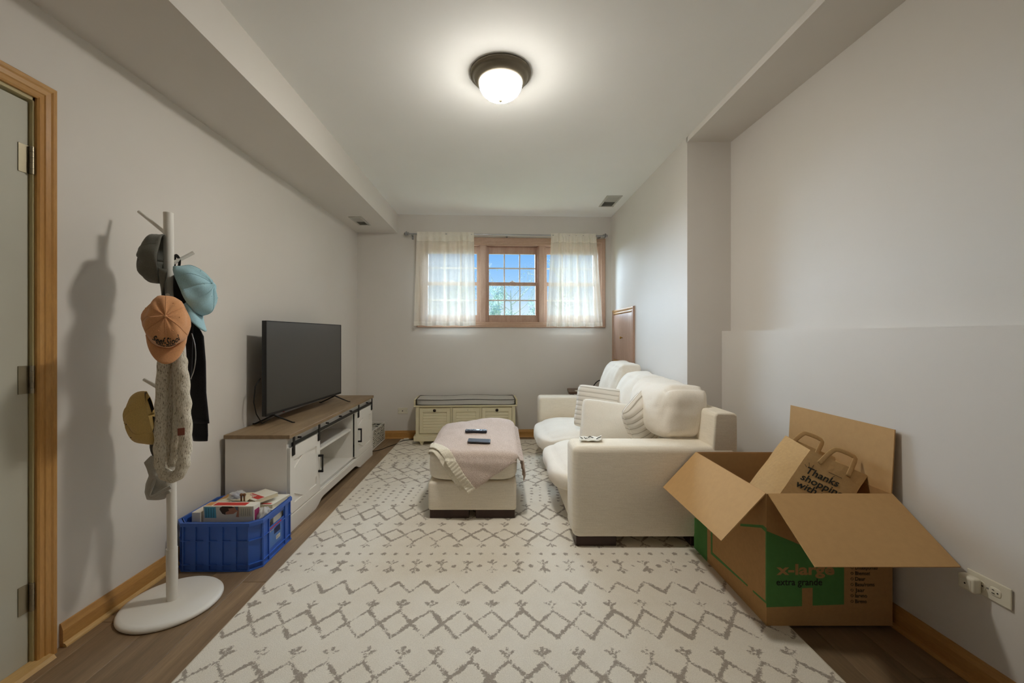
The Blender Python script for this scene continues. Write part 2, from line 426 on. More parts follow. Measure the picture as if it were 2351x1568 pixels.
# jamb liner
jl = MB().box(a0-.03, a0, 0, .16, b0-.03, b1+.03).box(a1, a1+.03, 0, .16, b0-.03, b1+.03).box(a0-.03, a1+.03, 0, .16, b1, b1+.03)
build('window_jamb', jl, M_winwood, wn, local=True)
build('window_sill', MB().box(a0-.03, a1+.03, -.002, .2, b0-.03, b0), M_winwoodh, wn, local=True)
M_glass = NT('window_glass')
def glass():
    k = M_glass; tr = k.n('BsdfTransparent'); tr.inputs[0].default_value = (.96, .98, .98, 1); gl = k.n('BsdfGlossy', Roughness=.02)
    mx = k.n('MixShader'); mx.inputs[0].default_value = .002
    k.l(tr.outputs[0], mx.inputs[1]).l(gl.outputs[0], mx.inputs[2]).l(mx.outputs[0], k.out.inputs[0]); return k.m
M_glass = glass()
M_muntin = plain('white_muntin', (222, 216, 208), .5)
units = [(a0, S(1102)), (S(1115.5), S(1237.5)), (S(1250.5), a1)]
for m0, m1 in ((S(1102), S(1115.5)), (S(1237.5), S(1250.5))):
    build('mullion', MB().box(m0, m1, .004, .15, b0, b1, .004, 1).box(m0-.012, m0, .03, .05, b0, b1).box(m1, m1+.012, .03, .05, b0, b1), M_winwood, wn, local=True)
zr0, zr1, gz0, gz1 = Zp(655), Zp(647), Zp(723), Zp(580.5)
for u0, u1 in units:
    for up in (0, 1):
        y0, y1 = (.075, .105) if up else (.04, .07)
        za, zb = ((zr0+.004, b1) if up else (b0, zr1))
        ga, gb = ((zr1+.001, gz1) if up else (gz0, zr0))
        st = .038
        sh = build('sash', MB().box(u0-.001, u0+st, y0, y1, za, zb, .003, 1).box(u1-st, u1+.001, y0, y1, za, zb, .003, 1).box(u0+st-.002, u1-st+.002, y0, y1, za, ga, .003, 1).box(u0+st-.002, u1-st+.002, y0, y1, gb, zb, .003, 1),
                   M_winwood, wn, local=True)
        gu0, gu1 = u0+st, u1-st
        w3 = (gu1-gu0)/3; hz = (ga+gb)/2
        for i in range(3):
            for z0, z1 in ((ga, hz), (hz, gb)):
                build('pane', MB().box(gu0+i*w3+.001, gu0+(i+1)*w3-.001, y0+.014, y0+.017, z0+.001, z1-.001), M_glass, sh, local=True)
        mt = MB()
        for i in (1, 2): mt.box(gu0+i*w3-.008, gu0+i*w3+.008, y0+.009, y0+.0135, ga, gb)
        mt.box(gu0, gu1, y0+.008, y0+.0133, hz-.008, hz+.008); build('muntins', mt, M_muntin, sh, local=True)
        if not up: build('sash_lock', MB().box((u0+u1)/2-.03, (u0+u1)/2+.03, y0-.006, y0+.012, zb-.002, zb+.008, .003, 2).box((u0+u1)/2-.012, (u0+u1)/2+.014, y0-.004, y0+.01, zb+.006, zb+.018, .003, 2), M_muntin, sh, local=True)

# outdoors: lawn, trees
lawn = struct('ground', MB().box(-40, 40, 5.3, 70, .9, 1.05), plain('lawn', (120, 132, 84), .95, var=.3, sc_=3))
M_bark = plain('hazed_bark', (206, 202, 196), .9); M_leaf = plain('hazed_foliage', (204, 216, 206), .9, var=.2, sc_=2)  # washed-out look of distant haze put into the bark and leaf colours
def tree(name, lab, x, y, h, spread, leaves, seed, conif=False):
    rnd = random.Random(seed); t = thing(name, lab, 'tree', (x, y, 1.05)); tips = []
    mb = MB(); trunk = MB().tube([(x, y, 1.05), (x+.05, y, 1.05+h*.5), (x, y, 1.05+h*.92)], [h*.03, h*.02, h*.006], 7)
    def br(p, d, L, r, k):
        q = p+d*L; mid = p+d*L*.5+Vector((rnd.uniform(-1, 1), rnd.uniform(-1, 1), rnd.uniform(-1, 1)))*L*.08
        mb.tube([p, mid, q], [r, r*.8, r*.5], 5)
        tips.append(q); tips.append(mid)
        if k:
            for _ in range(3):
                d2 = (d+Vector((rnd.uniform(-1, 1), rnd.uniform(-1, 1), rnd.uniform(-.3, .9)))*.7).normalized()
                br(p+d*L*rnd.uniform(.4, 1), d2, L*.6, r*.5, k-1)
    for i in range(9 if not conif else 16):
        z = h*(.25+.65*i/15 if conif else .35+.5*i/9); a = rnd.uniform(0, 6.28)
        d = Vector((math.cos(a), math.sin(a), .7 if not conif else .15)).normalized()
        L = spread*(1-z/h*.75) if conif else spread*rnd.uniform(.5, 1)
        br(Vector((x, y, 1.05+z)), d, L, h*.008, 1 if conif else 2)
    build('trunk', trunk, M_bark, t, auto=50); build('branches', mb, M_bark, t, kind='stuff')
    lf = MB()
    for _ in range(leaves):
        c = rnd.choice(tips)+Vector((rnd.gauss(0, 1), rnd.gauss(0, 1), rnd.gauss(0, 1)))*spread*.14; s = rnd.uniform(.03, .07)
        a = Vector((rnd.uniform(-1, 1), rnd.uniform(-1, 1), rnd.uniform(-1, 1))).normalized(); b = a.orthogonal().normalized()
        lf.add([c-a*s, c-b*s*.5, c+a*s, c+b*s*.5], [(0, 1, 2, 3)])
    build('foliage', lf, M_leaf, t, kind='stuff')
tree('leafy_tree', 'narrow leafy tree seen at the left of the middle window sash', -.05, 24, 3.2, .8, 2200, 3, True)
tree('bare_tree', 'bare branching tree behind the leafy tree outside the window', .9, 31, 3.9, 2.6, 500, 5)
tree('slim_tree', 'slim tree seen at the right of the middle window sash', 1.95, 23, 2.2, .7, 1100, 8, True)
tree('bare_tree', 'bare tree seen at the edge of the right curtain', 5.4, 36, 7.0, 2.4, 700, 11)
tree('bare_tree', 'bare tree seen through the left curtain', -3.0, 25, 3.2, 1.5, 900, 12)

# curtain rod and curtains
RN = -.085; s_a, s_b = Bpx(934, 536, RN)[0], Bpx(1389, 543, RN)[0]; ZR = 2.363
rod = thing('curtain_rod', 'slim brushed steel curtain rod with ringed finials above window', 'curtain rod', B(s_a, RN, ZR), TH)
TR = lambda s, n, z: B(s, n, z)
build('rod', MB().tube([TR(s_a+.03, RN, ZR), TR(s_b-.03, RN, ZR)], .0085, 12).tube([TR(s_a+.9, RN, ZR), TR(s_b-.9, RN, ZR)], .0075, 12), M_steel, rod, auto=40)
for s, d in ((s_a, -1), (s_b, 1)):
    Mx = frame(B(s, RN, ZR), (B(s, 0, 0)-B(s, -1, 0)), Vector((0, 0, 1))) @ Matrix.Rotation(R(90)*d, 4, 'Y')
    Mx = Matrix.Translation(B(s-d*.03, RN, ZR)) @ Matrix.Rotation(TH, 4, 'Z') @ Matrix.Rotation(R(90)*d, 4, 'Y')
    build('finial', MB().lathe([(.0, 0), (.012, .0), (.012, .01), (.02, .012), (.02, .018), (.012, .02), (.012, .026), (.028, .030), (.03, .036), (.024, .042), (.014, .046), (.018, .052), (.012, .06), (0, .062)], 20, Mx), M_steel, rod, auto=50)
for s in (s_a+.055, (s_a+s_b)/2, s_b-.055):
    build('bracket', MB().box(-.006, .006, RN, -.002, -.006, .004, M=Matrix.Translation((0, 0, 0)) @ Matrix.Translation(B(s, 0, ZR-.012)) @ Matrix.Rotation(TH, 4, 'Z')).box(-.011, .011, -.006, 0, -.035, .035, .002, 1, M=Matrix.Translation(B(s, 0, ZR-.012)) @ Matrix.Rotation(TH, 4, 'Z')), M_steel, rod)
def curtain_mat(name, opaque):
    k = NT(name); co = k.coords((1, 1, 1)); n1 = k.noise(1, k.coords((900, 900, 40)), 2); n2 = k.noise(1, k.coords((40, 40, 900)), 2)
    ad = k.n('Math', _operation='ADD'); k.l(n1, ad.inputs[0]).l(n2, ad.inputs[1])
    c = k.ramp(ad.outputs[0], [(.7, lin(226, 219, 205)), (1.0, lin(240, 235, 225))])
    df = k.n('BsdfDiffuse'); tl = k.n('BsdfTranslucent'); tr = k.n('BsdfTransparent'); tr.inputs[0].default_value = (1, .98, .95, 1)
    k.l(c, df.inputs[0]).l(c, tl.inputs[0]); m1 = k.n('MixShader'); m1.inputs[0].default_value = .13
    k.l(df.outputs[0], m1.inputs[1]).l(tl.outputs[0], m1.inputs[2]); m2 = k.n('MixShader'); m2.inputs[0].default_value = opaque
    k.l(tr.outputs[0], m2.inputs[1]).l(m1.outputs[0], m2.inputs[2]).l(m2.outputs[0], k.out.inputs[0]); return k.m
M_cur, M_curh = curtain_mat('sheer_linen', .74), curtain_mat('linen_header', .97)
def curtain(lab, x0t, x1t, x0b, x1b, yb, folds, seed):
    rnd = random.Random(seed)
    s0t, s1t = Bpx(x0t, 530, RN)[0], Bpx(x1t, 530, RN)[0]; s0b, s1b = Bpx(x0b, 750, RN)[0], Bpx(x1b, 750, RN)[0]
    zt, zb = ZR+.022, Bpx(1100, yb, RN-.0)[1]
    t = thing('curtain', lab, 'curtain', B((s0b+s1b)/2, RN, zb), TH, 'linen curtains at the window')
    nc = 160; nr = 44
    ph = [(rnd.uniform(0, 6.28), rnd.uniform(.7, 1.3)) for _ in range(4)]
    def pt(u, v):       # v: 0 top 1 bottom
        s = (s0t+(s1t-s0t)*u)*(1-v)+(s0b+(s1b-s0b)*u)*v
        w = 0
        for fc, fa, fw in folds: w += fa*math.exp(-((u-fc-.012*math.sin(v*5+fc*9))/fw)**2)*(1 if v > .12 else (.4+5*v))
        w += (.009+.014*v)*math.sin(u*math.pi*2*6.3*ph[0][1]+ph[0][0]+v*.8)+(.005+.010*v)*math.sin(u*math.pi*2*11*ph[1][1]+ph[1][0]-v)
        s += .006*math.sin(u*40+ph[2][0])*v*min(1, 4*u*(1-u))
        w = max(w, -.05)
        n = RN-.012-w-.012 if v > .04 else RN-.012-w*.4
        z = zt+(zb-zt)*v + .004*math.sin(u*22+ph[3][0])*(v**6)
        return B(s, min(n, -.04), z)
    for nm, v0, v1, mt, r in (('header', 0, .10, M_curh, 6), ('panel', .10, .955, M_cur, nr), ('hem', .955, 1, M_curh, 4)):
        build(nm, MB().sheet([[pt(j/nc, v0+(v1-v0)*i/r) for j in range(nc+1)] for i in range(r+1)], 0), mt, t, smooth=True)
    return t
curtain('left translucent linen curtain panel hanging at the window', 958, 1088, 952, 1092, 748, [(.72, .035, .03), (.80, .045, .035), (.9, .03, .03)], 4)
curtain('right translucent linen curtain panel hanging at the window', 1265, 1367, 1254, 1381, 750, [(.12, .03, .03), (.24, .045, .035), (.62, .015, .05), (.8, .02, .04)], 9)

# ------------------------------------------------------------ ceiling lamp
lx, ly = .01, 2.216; lamp = thing('ceiling_lamp', 'round flush ceiling lamp with pewter pan and frosted glass bowl', 'lamp', (lx, ly, ZC))
ML = Matrix.Translation((lx, ly, ZC))
build('pan', MB().lathe([(.163, -.001), (.165, -.006), (.163, -.014), (.154, -.017), (.150, -.020), (.147, -.028), (.140, -.040), (.128, -.050), (.120, -.053), (.113, -.050), (.113, -.012), (0, -.010)], 64, ML), M_bronze, lamp, smooth=True)
k = NT('lit_frosted_glass'); em = k.n('Emission'); em.inputs[0].default_value = (1, .955, .87, 1)
sz = k.n('SeparateXYZ'); k.l(k.tc.outputs['Object'], sz.inputs[0]); mr = k.n('MapRange')      # glow graded by height to tame the ceiling hot spot: dim rim, bright bottom
for i_, v_ in ((1, -.072), (2, -.136), (3, .05*LAMP), (4, 1.95*LAMP)): mr.inputs[i_].default_value = v_
k.l(sz.outputs['Z'], mr.inputs[0]).l(mr.outputs[0], em.inputs[1])
k.l(em.outputs[0], k.out.inputs[0]); M_lamp = k.m
bowl = [(.117, -.046)]+[(.118*math.cos(a), -.050-.092*math.sin(a)) for a in [R(x) for x in range(4, 91, 6)]]+[(0.0001, -.1422)]
build('glass_bowl', MB().lathe(bowl, 48, ML), M_lamp, lamp, smooth=True)
build('finial', MB().lathe([(.012, -.138), (.013, -.144), (.010, -.150), (.004, -.156), (0, -.157)], 20, ML), M_bronze, lamp, smooth=True)

# vents
M_vent = plain('vent_enamel', (186, 184, 176), .45, var=.02); M_ventdk = plain('vent_shadow', (66, 64, 58), .8)
def vent(lab, x0, x1, y0, y1, z, closed=False):
    t = thing('ceiling_vent', lab, 'vent', ((x0+x1)/2, (y0+y1)/2, z)); f = .022
    fr = MB()
    for a in ((x0, x0+f, y0, y1), (x1-f, x1, y0, y1), (x0+f, x1-f, y0, y0+f), (x0+f, x1-f, y1-f, y1), (x0+f, x1-f, (y0+y1)/2-.007, (y0+y1)/2+.007)): fr.box(*a, z-.008, z, .002, 1)
    build('frame', fr, M_vent, t); build('backing', MB().box(x0+f, x1-f, y0+f, y1-f, z-.0015, z-.0002), M_ventdk, t)
    y = y0+f+.012
    while y < y1-f-.006:
        if abs(y-(y0+y1)/2) > .012:
            build('slat', MB().box(x0+f, x1-f, -.006, .006, -.0005, .0005, M=Matrix.Translation((0, y, z-.005)) @ Matrix.Rotation(R(35 if y > (y0+y1)/2 else 145), 4, 'X')), M_vent, t)
        y += .0175
    build('lever', MB().box(x1-f*.7, x1-f*.3, y1-.04, y1-.02, z-.014, z-.007), M_vent, t)
vent('ceiling vent beside the right wall near the window', 1.095, 1.255, 4.14, 4.49, ZC)
vent('vent in underside of the boxed soffit above television', -1.515, -1.385, 4.12, 4.43, ZS)

# access panel on the right wall
ap = thing('access_panel', 'small wooden access door with brass knob on right wall', 'panel', (1.345, 4.42, .86))
cpp = [(0, 0), (0, .010), (.010, .016), (.022, .014), (.040, .020), (.052, .018), (.056, 0)]
y0, y1, z0, z1 = 4.045, 4.80, .862, 1.488; i_ = .056
cc = [(1.345, y0+i_, z0+i_), (1.345, y0+i_, z1-i_), (1.345, y1-i_, z1-i_), (1.345, y1-i_, z0+i_)]; oo = [(0, -1, -1), (0, -1, 1), (0, 1, 1), (0, 1, -1)]
for i in range(4):
    mb = MB(); casing(mb, [cc[i], cc[(i+1) % 4]], cpp, [oo[i], oo[(i+1) % 4]], (-1, 0, 0)); build('casing', mb, M_winwood if i % 2 == 0 else M_oakY, ap)
build('door_panel', MB().box(1.333, 1.346, y0+i_+.004, y1-i_-.004, z0+i_+.004, z1-i_-.004, .002, 1), M_winwood, ap)
build('knob', MB().lathe([(.005, 0), (.005, .012), (.012, .018), (.014, .024), (.010, .030), (0, .032)], 16, Matrix.Translation((1.333, 4.41, 1.17)) @ Matrix.Rotation(R(-90), 4, 'Y')), M_brass, ap, smooth=True)

# wall plates
s, z = Bpx(924.5, 943, -.02)
wp = thing('wall_plate', 'small white cable jack plate low on back wall', 'wall plate', B(s, -.02, z), TH)
T_ = Matrix.Translation(B(s, -.02, z)) @ Matrix.Rotation(TH, 4, 'Z')
build('plate', MB().box(-.056, .056, -.006, 0, -.034, .034, .003, 2, M=T_), M_plate, wp)
build('jack', MB().lathe([(.006, 0), (.006, .008), (.0035, .008), (.0035, .004), (0, .004)], 12, T_ @ Matrix.Translation((0, -.006, 0)) @ Matrix.Rotation(R(90), 4, 'X')), M_black, wp)
for dx in (-.042, .042): build('screw', MB().lathe([(.004, 0), (.003, .0015), (0, .002)], 10, T_ @ Matrix.Translation((dx, -.006, 0)) @ Matrix.Rotation(R(90), 4, 'X')), M_steel, wp)
yo = 1.37; xo = XLOW(yo); zo = .345; ang = math.atan(-.0327)
TO = frame((xo, yo, zo), (0, -1, 0), (0, 0, 1))      # local x towards the camera, y up, z into the room
op = thing('wall_outlet', 'ivory double outlet plate mounted sideways low on right wall', 'outlet', (xo, yo, zo))
build('plate', MB().box(-.0625, .0625, -.034, .034, 0, .006, .003, 2, M=TO), M_plate, op)
for dx, full in ((.021, 1), (-.021, 0)):
    r_ = build('receptacle', MB().pad(dx, 0, .006, .0165, .0145, .003, n=3, k=6, M=TO), M_plate, op, smooth=True)
    build('slots', MB().box(dx-.008, dx+.000, -.0068, -.0044, .0085, .0096, M=TO).box(dx-.007, dx-.001, .0044, .0066, .0085, .0096, M=TO).box(dx+.006, dx+.010, -.002, .002, .0085, .0096, M=TO), M_black, r_)
build('screw', MB().lathe([(.003, 0), (.003, .001), (0, .0015)], 10, TO @ Matrix.Translation((0, 0, .006))), M_steel, op)
ch = thing('plug_adapter', 'small white square plug adapter in the right wall outlet', 'adapter', (xo-.03, yo+.03, zo-.01))
build('body', MB().box(-.062, -.012, -.030, .022, .010, .040, .007, 3, M=TO), M_plate, ch, auto=50)
build('face_panel', MB().box(-.054, -.020, -.022, .014, .0395, .0412, .002, 2, M=TO), M_plate, ch)
build('port', MB().lathe([(.0028, 0), (.0028, .0012), (0, .0012)], 12, TO @ Matrix.Translation((-.037, -.004, .0406))), M_black, ch)
build('prongs', MB().box(-.04, -.034, -.008, -.006, .006, .012, M=TO).box(-.04, -.034, .004, .006, .006, .012, M=TO), M_steel, ch)

# ------------------------------------------------------------ rug
RX0, RX1, RY0, RY1, st = -1.11, 1.182, 1.0, 4.66, .0075
xs = np.arange(RX0, RX1+1e-6, st); ys = np.arange(RY0, RY1+1e-6, st); nx, ny = len(xs), len(ys)
D = np.full((ny, nx), .03)
def seg_(ax, ay, bx, by, r):
    m = r+.024
    i0, i1 = int((min(ax, bx)-m-RX0)/st), int((max(ax, bx)+m-RX0)/st)+2; j0, j1 = int((min(ay, by)-m-RY0)/st), int((max(ay, by)+m-RY0)/st)+2
    i0, j0 = max(i0, 0), max(j0, 0); i1, j1 = min(i1, nx), min(j1, ny)
    if i1 <= i0 or j1 <= j0: return
    gx, gy = np.meshgrid(xs[i0:i1], ys[j0:j1]); dx, dy = bx-ax, by-ay; L = dx*dx+dy*dy+1e-12
    t = np.clip(((gx-ax)*dx+(gy-ay)*dy)/L, 0, 1); d = np.hypot(gx-ax-t*dx, gy-ay-t*dy)-r
    D[j0:j1, i0:i1] = np.minimum(D[j0:j1, i0:i1], d)
PR = .131; rr_ = random.Random(5)
jt = lambda a=.004: rr_.uniform(-a, a)
def cols(ph):
    x = RX0-PR+ph
    while x < RX1+PR: yield x; x += PR
def zig(ylo, yhi, ph, r=.0040, start_low=True):
    for x in cols(ph):
        a = (x+jt(), ylo+jt()); b = (x+PR/2+jt(), yhi+jt()); c = (x+PR+jt(), ylo+jt())
        seg_(*a, *b, r+jt(.002)); seg_(*b, *c, r+jt(.002))
def sprigs(y, ph, d=1, s=1.0):
    for x in cols(ph):
        x0 = x+jt(.003); seg_(x0, y+.018*d, x0+.001, y+.030*d*s, .0042); seg_(x0-.007, y+.001*d, x0-.023*s, y+.015*d, .0040); seg_(x0+.007, y+.001*d, x0+.023*s, y+.015*d, .0040); seg_(x0, y-.010*d, x0, y-.018*d, .0028)
def dots(y, ph, p=PR/2, r=.0075):
    x = RX0+ph
    while x < RX1: seg_(x+jt(.003), y+jt(), x, y, r+jt(.0015)); x += p
def diam(lo, mid, hi, ph): zig(mid, lo, ph); zig(mid, hi, ph)
A_ = .03
diam(1.13, 1.20, 1.27, A_); sprigs(1.05, A_+PR/2, -1)
diam(1.33, 1.41, 1.48, A_); sprigs(1.515, A_+PR/2); sprigs(1.30, A_+PR/2, -1)
diam(1.596, 1.677, 1.757, A_+.066); sprigs(1.79, A_+.066+PR/2)
zig(1.877, 1.962, A_+.01)
sprigs(2.12, A_, 1); sprigs(2.07, A_, -1); dots(2.097, A_+PR/2, PR); dots(2.213, A_)
sprigs(2.31, A_+PR/2, -1); diam(2.345, 2.425, 2.497, A_); sprigs(2.55, A_+PR/2)
diam(2.62, 2.71, 2.803, A_+.03); sprigs(2.83, A_+.03+PR/2)
for i in range(6): dots(2.90+i*.052, A_+(.005*i), PR, .007); dots(2.925+i*.052, A_+PR/2+(.005*i), PR, .0065)
sprigs(3.24, A_+PR/2, -1); diam(3.27, 3.345, 3.41, A_); sprigs(3.44, A_+PR/2); sprigs(3.50, A_, -1)
diam(3.53, 3.60, 3.667, A_+.066); sprigs(3.70, A_+.066+PR/2)
sprigs(3.80, A_, 1); sprigs(3.77, A_, -1); dots(3.785, A_+PR/2, PR); dots(3.87, A_); dots(3.94, A_+.03); sprigs(4.0, A_+PR/2, -1)
diam(4.03, 4.09, 4.15, A_); zig(4.21, 4.29, A_+.03); diam(4.37, 4.44, 4.51, A_); dots(4.58, A_)
gx, gy = np.meshgrid(xs, ys)
co = np.stack([gx.ravel(), gy.ravel(), np.full(nx*ny, .012)], 1)
idx = np.arange(nx*ny).reshape(ny, nx)
q = np.stack([idx[:-1, :-1].ravel(), idx[:-1, 1:].ravel(), idx[1:, 1:].ravel(), idx[1:, :-1].ravel()], 1)
me = bpy.data.meshes.new('pile'); me.vertices.add(len(co)); me.vertices.foreach_set('co', co.ravel().astype('f4'))
me.loops.add(q.size); me.loops.foreach_set('vertex_index', q.ravel().astype('i4')); me.polygons.add(len(q)); me.polygons.foreach_set('loop_start', np.arange(0, q.size, 4, dtype='i4'))
me.update(calc_edges=True); at = me.attributes.new('motif', 'FLOAT', 'POINT'); at.data.foreach_set('value', D.ravel().astype('f4'))
k = NT('rug_pile'); an = k.n('Attribute'); an.attribute_name = 'motif'; co_ = k.coords()
nA = k.noise(110, co_, 4, .75); nB = k.noise(320, co_, 2, .7); nC = k.noise(9, co_, 3)
ma = k.n('MapRange'); ma.inputs[1].default_value = 0; ma.inputs[2].default_value = 1; ma.inputs[3].default_value = -.020; ma.inputs[4].default_value = .018; k.l(nA, ma.inputs[0])
mc = k.n('MapRange'); mc.inputs[1].default_value = .3; mc.inputs[2].default_value = .8; mc.inputs[3].default_value = -.004; mc.inputs[4].default_value = .008; k.l(k.noise(14, co_, 2), mc.inputs[0])
a1_ = k.n('Math', _operation='ADD'); k.l(an.outputs['Fac'], a1_.inputs[0]).l(ma.outputs[0], a1_.inputs[1])
a2_ = k.n('Math', _operation='ADD'); k.l(a1_.outputs[0], a2_.inputs[0]).l(mc.outputs[0], a2_.inputs[1])
fac = k.ramp(a2_.outputs[0], [(.0, (1, 1, 1, 1)), (.0035, (0, 0, 0, 1))])
basec = k.mix(.6, k.ramp(nB, [(.3, lin(212, 204, 190)), (.65, lin(231, 225, 212))]), k.ramp(nC, [(.3, (.93, .91, .88, 1)), (.7, (1, 1, 1, 1))]), 'MULTIPLY')
k.col(k.mix(fac, basec, k.ramp(nB, [(.3, lin(144, 134, 122)), (.7, lin(172, 161, 148))]))).set(.98, 0, .05)
k.bump(nB, .5, .003); M_rug = k.m
rug = thing('area_rug', 'large cream area rug with faded grey diamond and dot motifs', 'rug', ((RX0+RX1)/2, 2.8, 0))
pile = bpy.data.objects.new('pile', me); me.materials.append(M_rug); C.objects.link(pile); pile.parent = rug; pile.location = (-(RX0+RX1)/2, -2.8, 0)
e0, e1, f0, f1 = xs[0], xs[-1], ys[0], ys[-1]
ed = MB()
for a in ((e0-.004, e0+.004, f0, f1), (e1-.004, e1+.004, f0, f1), (e0-.004, e1+.004, f0-.004, f0+.004), (e0-.004, e1+.004, f1-.004, f1+.004)): ed.box(*a, .0005, .0125, .002, 1)
build('binding', ed, plain('rug_binding', (196, 186, 168), .95), rug)

# ------------------------------------------------------------ TV stand
Y0, Y1, XF, XB = 2.456, 4.075, -1.27, -1.640
ts = thing('tv_stand', 'white farmhouse TV stand with sliding barn doors and brown top', 'tv stand', ((XF+XB)/2, (Y0+Y1)/2, 0))
build('top', MB().box(XB-.004, XF+.022, Y0-.012, Y1+.012, .573, .597, .002, 1), M_top, ts, label='grey-brown wood grain top board')
D0, D1 = 2.885, 3.615           # middle opening
bd = MB().box(XB, XF-.02, Y0, Y0+.018, 0, .573).box(XB, XF-.02, Y1-.018, Y1, 0, .573).box(XB, XF-.022, D0-.018, D0, .1, .573).box(XB, XF-.022, D1, D1+.018, .1, .573)
bd.box(XB, XF-.02, Y0, Y1, .085, .113).box(XB, XB+.006, Y0, Y1, .08, .573)
build('body', bd, M_white, ts)
build('top_rail', MB().box(XF-.022, XF-.006, Y0, Y1, .505, .573), M_white, ts)
build('end_panel', MB().box(XB, XF-.002, Y0-.002, Y0, 0.0, .573), M_white, ts)
build('shelf', MB().box(XB, XF-.035, D0, D1, .352, .370, .001, 1), M_white, ts)
# plinth with cut-out feet
pts = [(Y0-.006, 0), (Y0+.36, 0), (Y0+.40, .012), (Y0+.45, .038), (Y0+.49, .044), (Y1-.49, .044), (Y1-.45, .038), (Y1-.40, .012), (Y1-.36, 0), (Y1+.006, 0), (Y1+.006, .096), (Y0-.006, .096)]
build('plinth', MB().prism(pts, XF-.006, XF+.012, 'x').prism([(Y0-.006, .096), (Y1+.006, .096), (Y1+.002, .104), (Y0-.002, .104)], XF-.006, XF+.008, 'x'), M_white, ts)
trk = build('track', MB().box(XF+.014, XF+.018, Y0+.02, Y1-.02, .520, .543, .0008, 1), M_black, ts, label='black sliding rail')
for y in (2.60, 3.02, 3.27, 3.5, 3.93): build('bolt', MB().tube([(XF-.004, y, .547), (XF+.0165, y, .547)], .006, 8), M_black, trk)
for ya, yb, hy in ((Y0+.012, D0-.004, D0-.030), (D1+.010, Y1-.012, D1+.045)):
    xf = XF; dd = MB().box(xf-.008, xf+.004, ya, yb, .110, .512)
    dr_ = build('door', dd, M_white, ts)
    fr = MB().box(xf+.004, xf+.013, ya, ya+.052, .110, .512).box(xf+.004, xf+.013, yb-.052, yb, .110, .512).box(xf+.004, xf+.013, ya+.052, yb-.052, .110, .165).box(xf+.004, xf+.013, ya+.052, yb-.052, .430, .512)
    build('door_frame', fr, M_white, dr_)
    yc, zc, ia, ib, j0, j1 = (ya+yb)/2, .2975, ya+.052, yb-.052, .165, .430
    # diamond-shaped raised field between the diagonal braces
    hx = (ib-ia)/2; w_ = .042
    build('brace', MB().prism([(ia, zc-.075), (ia, zc+.075), (yc-.035, j1), (yc+.035, j1), (ib, zc+.075), (ib, zc-.075), (yc+.035, j0), (yc-.035, j0)], xf+.004, xf+.0115, 'x'), M_white, dr_)
    build('door_handle', MB().box(xf+.036, xf+.046, hy-.005, hy+.005, .240, .362, .0012, 1).box(xf+.013, xf+.046, hy-.006, hy+.006, .348, .362, .001, 1).box(xf+.013, xf+.046, hy-.006, hy+.006, .240, .254, .001, 1), M_black, dr_, label='black bar handle')
    for y in (ya+.030, yb-.030):
        build('hanger', MB().box(xf+.018, xf+.024, y-.012, y+.012, .462, .575, .0015, 1).box(xf+.013, xf+.020, y-.010, y+.010, .458, .505, .0015, 1), M_black, dr_, label='black strap hanger')
# television
a_ = Vector((-1.516, 2.668, 0)); b_ = Vector((-1.443, 3.748, 0)); dv = (b_-a_).normalized(); L = (b_-a_).length
TVM = frame(a_+Vector((0, 0, .662)), dv, Vector((0, 0, 1)))      # x along the screen, y up, z into the room
tv = thing('television', 'large flat black television with thin bezel on the TV stand', 'television', ((a_+b_)/2+Vector((0, 0, .597))))
build('casing', MB().box(0, L, 0, .628, -.030, -.004, .003, 2, M=TVM).box(.18, L-.18, .06, .40, -.062, -.028, .01, 2, M=TVM), M_blackpl, tv)
build('bezel', MB().box(0, .006, 0, .628, -.006, .001, M=TVM).box(L-.006, L, 0, .628, -.006, .001, M=TVM).box(0, L, .622, .628, -.006, .001, M=TVM).box(0, L, 0, .016, -.006, .001, M=TVM), M_black, tv)
build('screen', MB().box(.006, L-.006, .016, .622, -.005, -.001, M=TVM), plain('tv_screen', (66, 64, 60), .30, var=.02, sc_=2, spec=.6), tv, label='switched-off dark screen')  # grey base colour includes the hazy reflection of the wall
build('standby_light', MB().box(.20, .215, -.006, 0, -.012, -.006, M=TVM), M_red, tv)
for u in (.10, L-.10):
    top = TVM @ Vector((u, .004, -.012)); ft = MB()
    for sgn in (1, -1):
        end = Vector((top.x+sgn*.115, top.y+(.025 if sgn > 0 else -.02), .600)); ft.tube([top+Vector((0, 0, .01)), top-Vector((0, 0, .01)), (top+end)/2+Vector((0, 0, -.006)), end, end+Vector((sgn*.015, 0, -.0005))], [.007, .007, .0055, .0045, .004], 8)
    build('foot', ft, M_black, tv, auto=50)
cb = MB().tube([TVM @ Vector((.01, .25, -.045)), TVM @ Vector((-.02, .2, -.06)), TVM @ Vector((-.035, .1, -.06)), TVM @ Vector((-.01, .02, -.06)), TVM @ Vector((.05, -.055, -.06)), (-1.62, 2.9, .602)], .0035, 6)
build('power_cord', cb, M_black, tv, smooth=True)

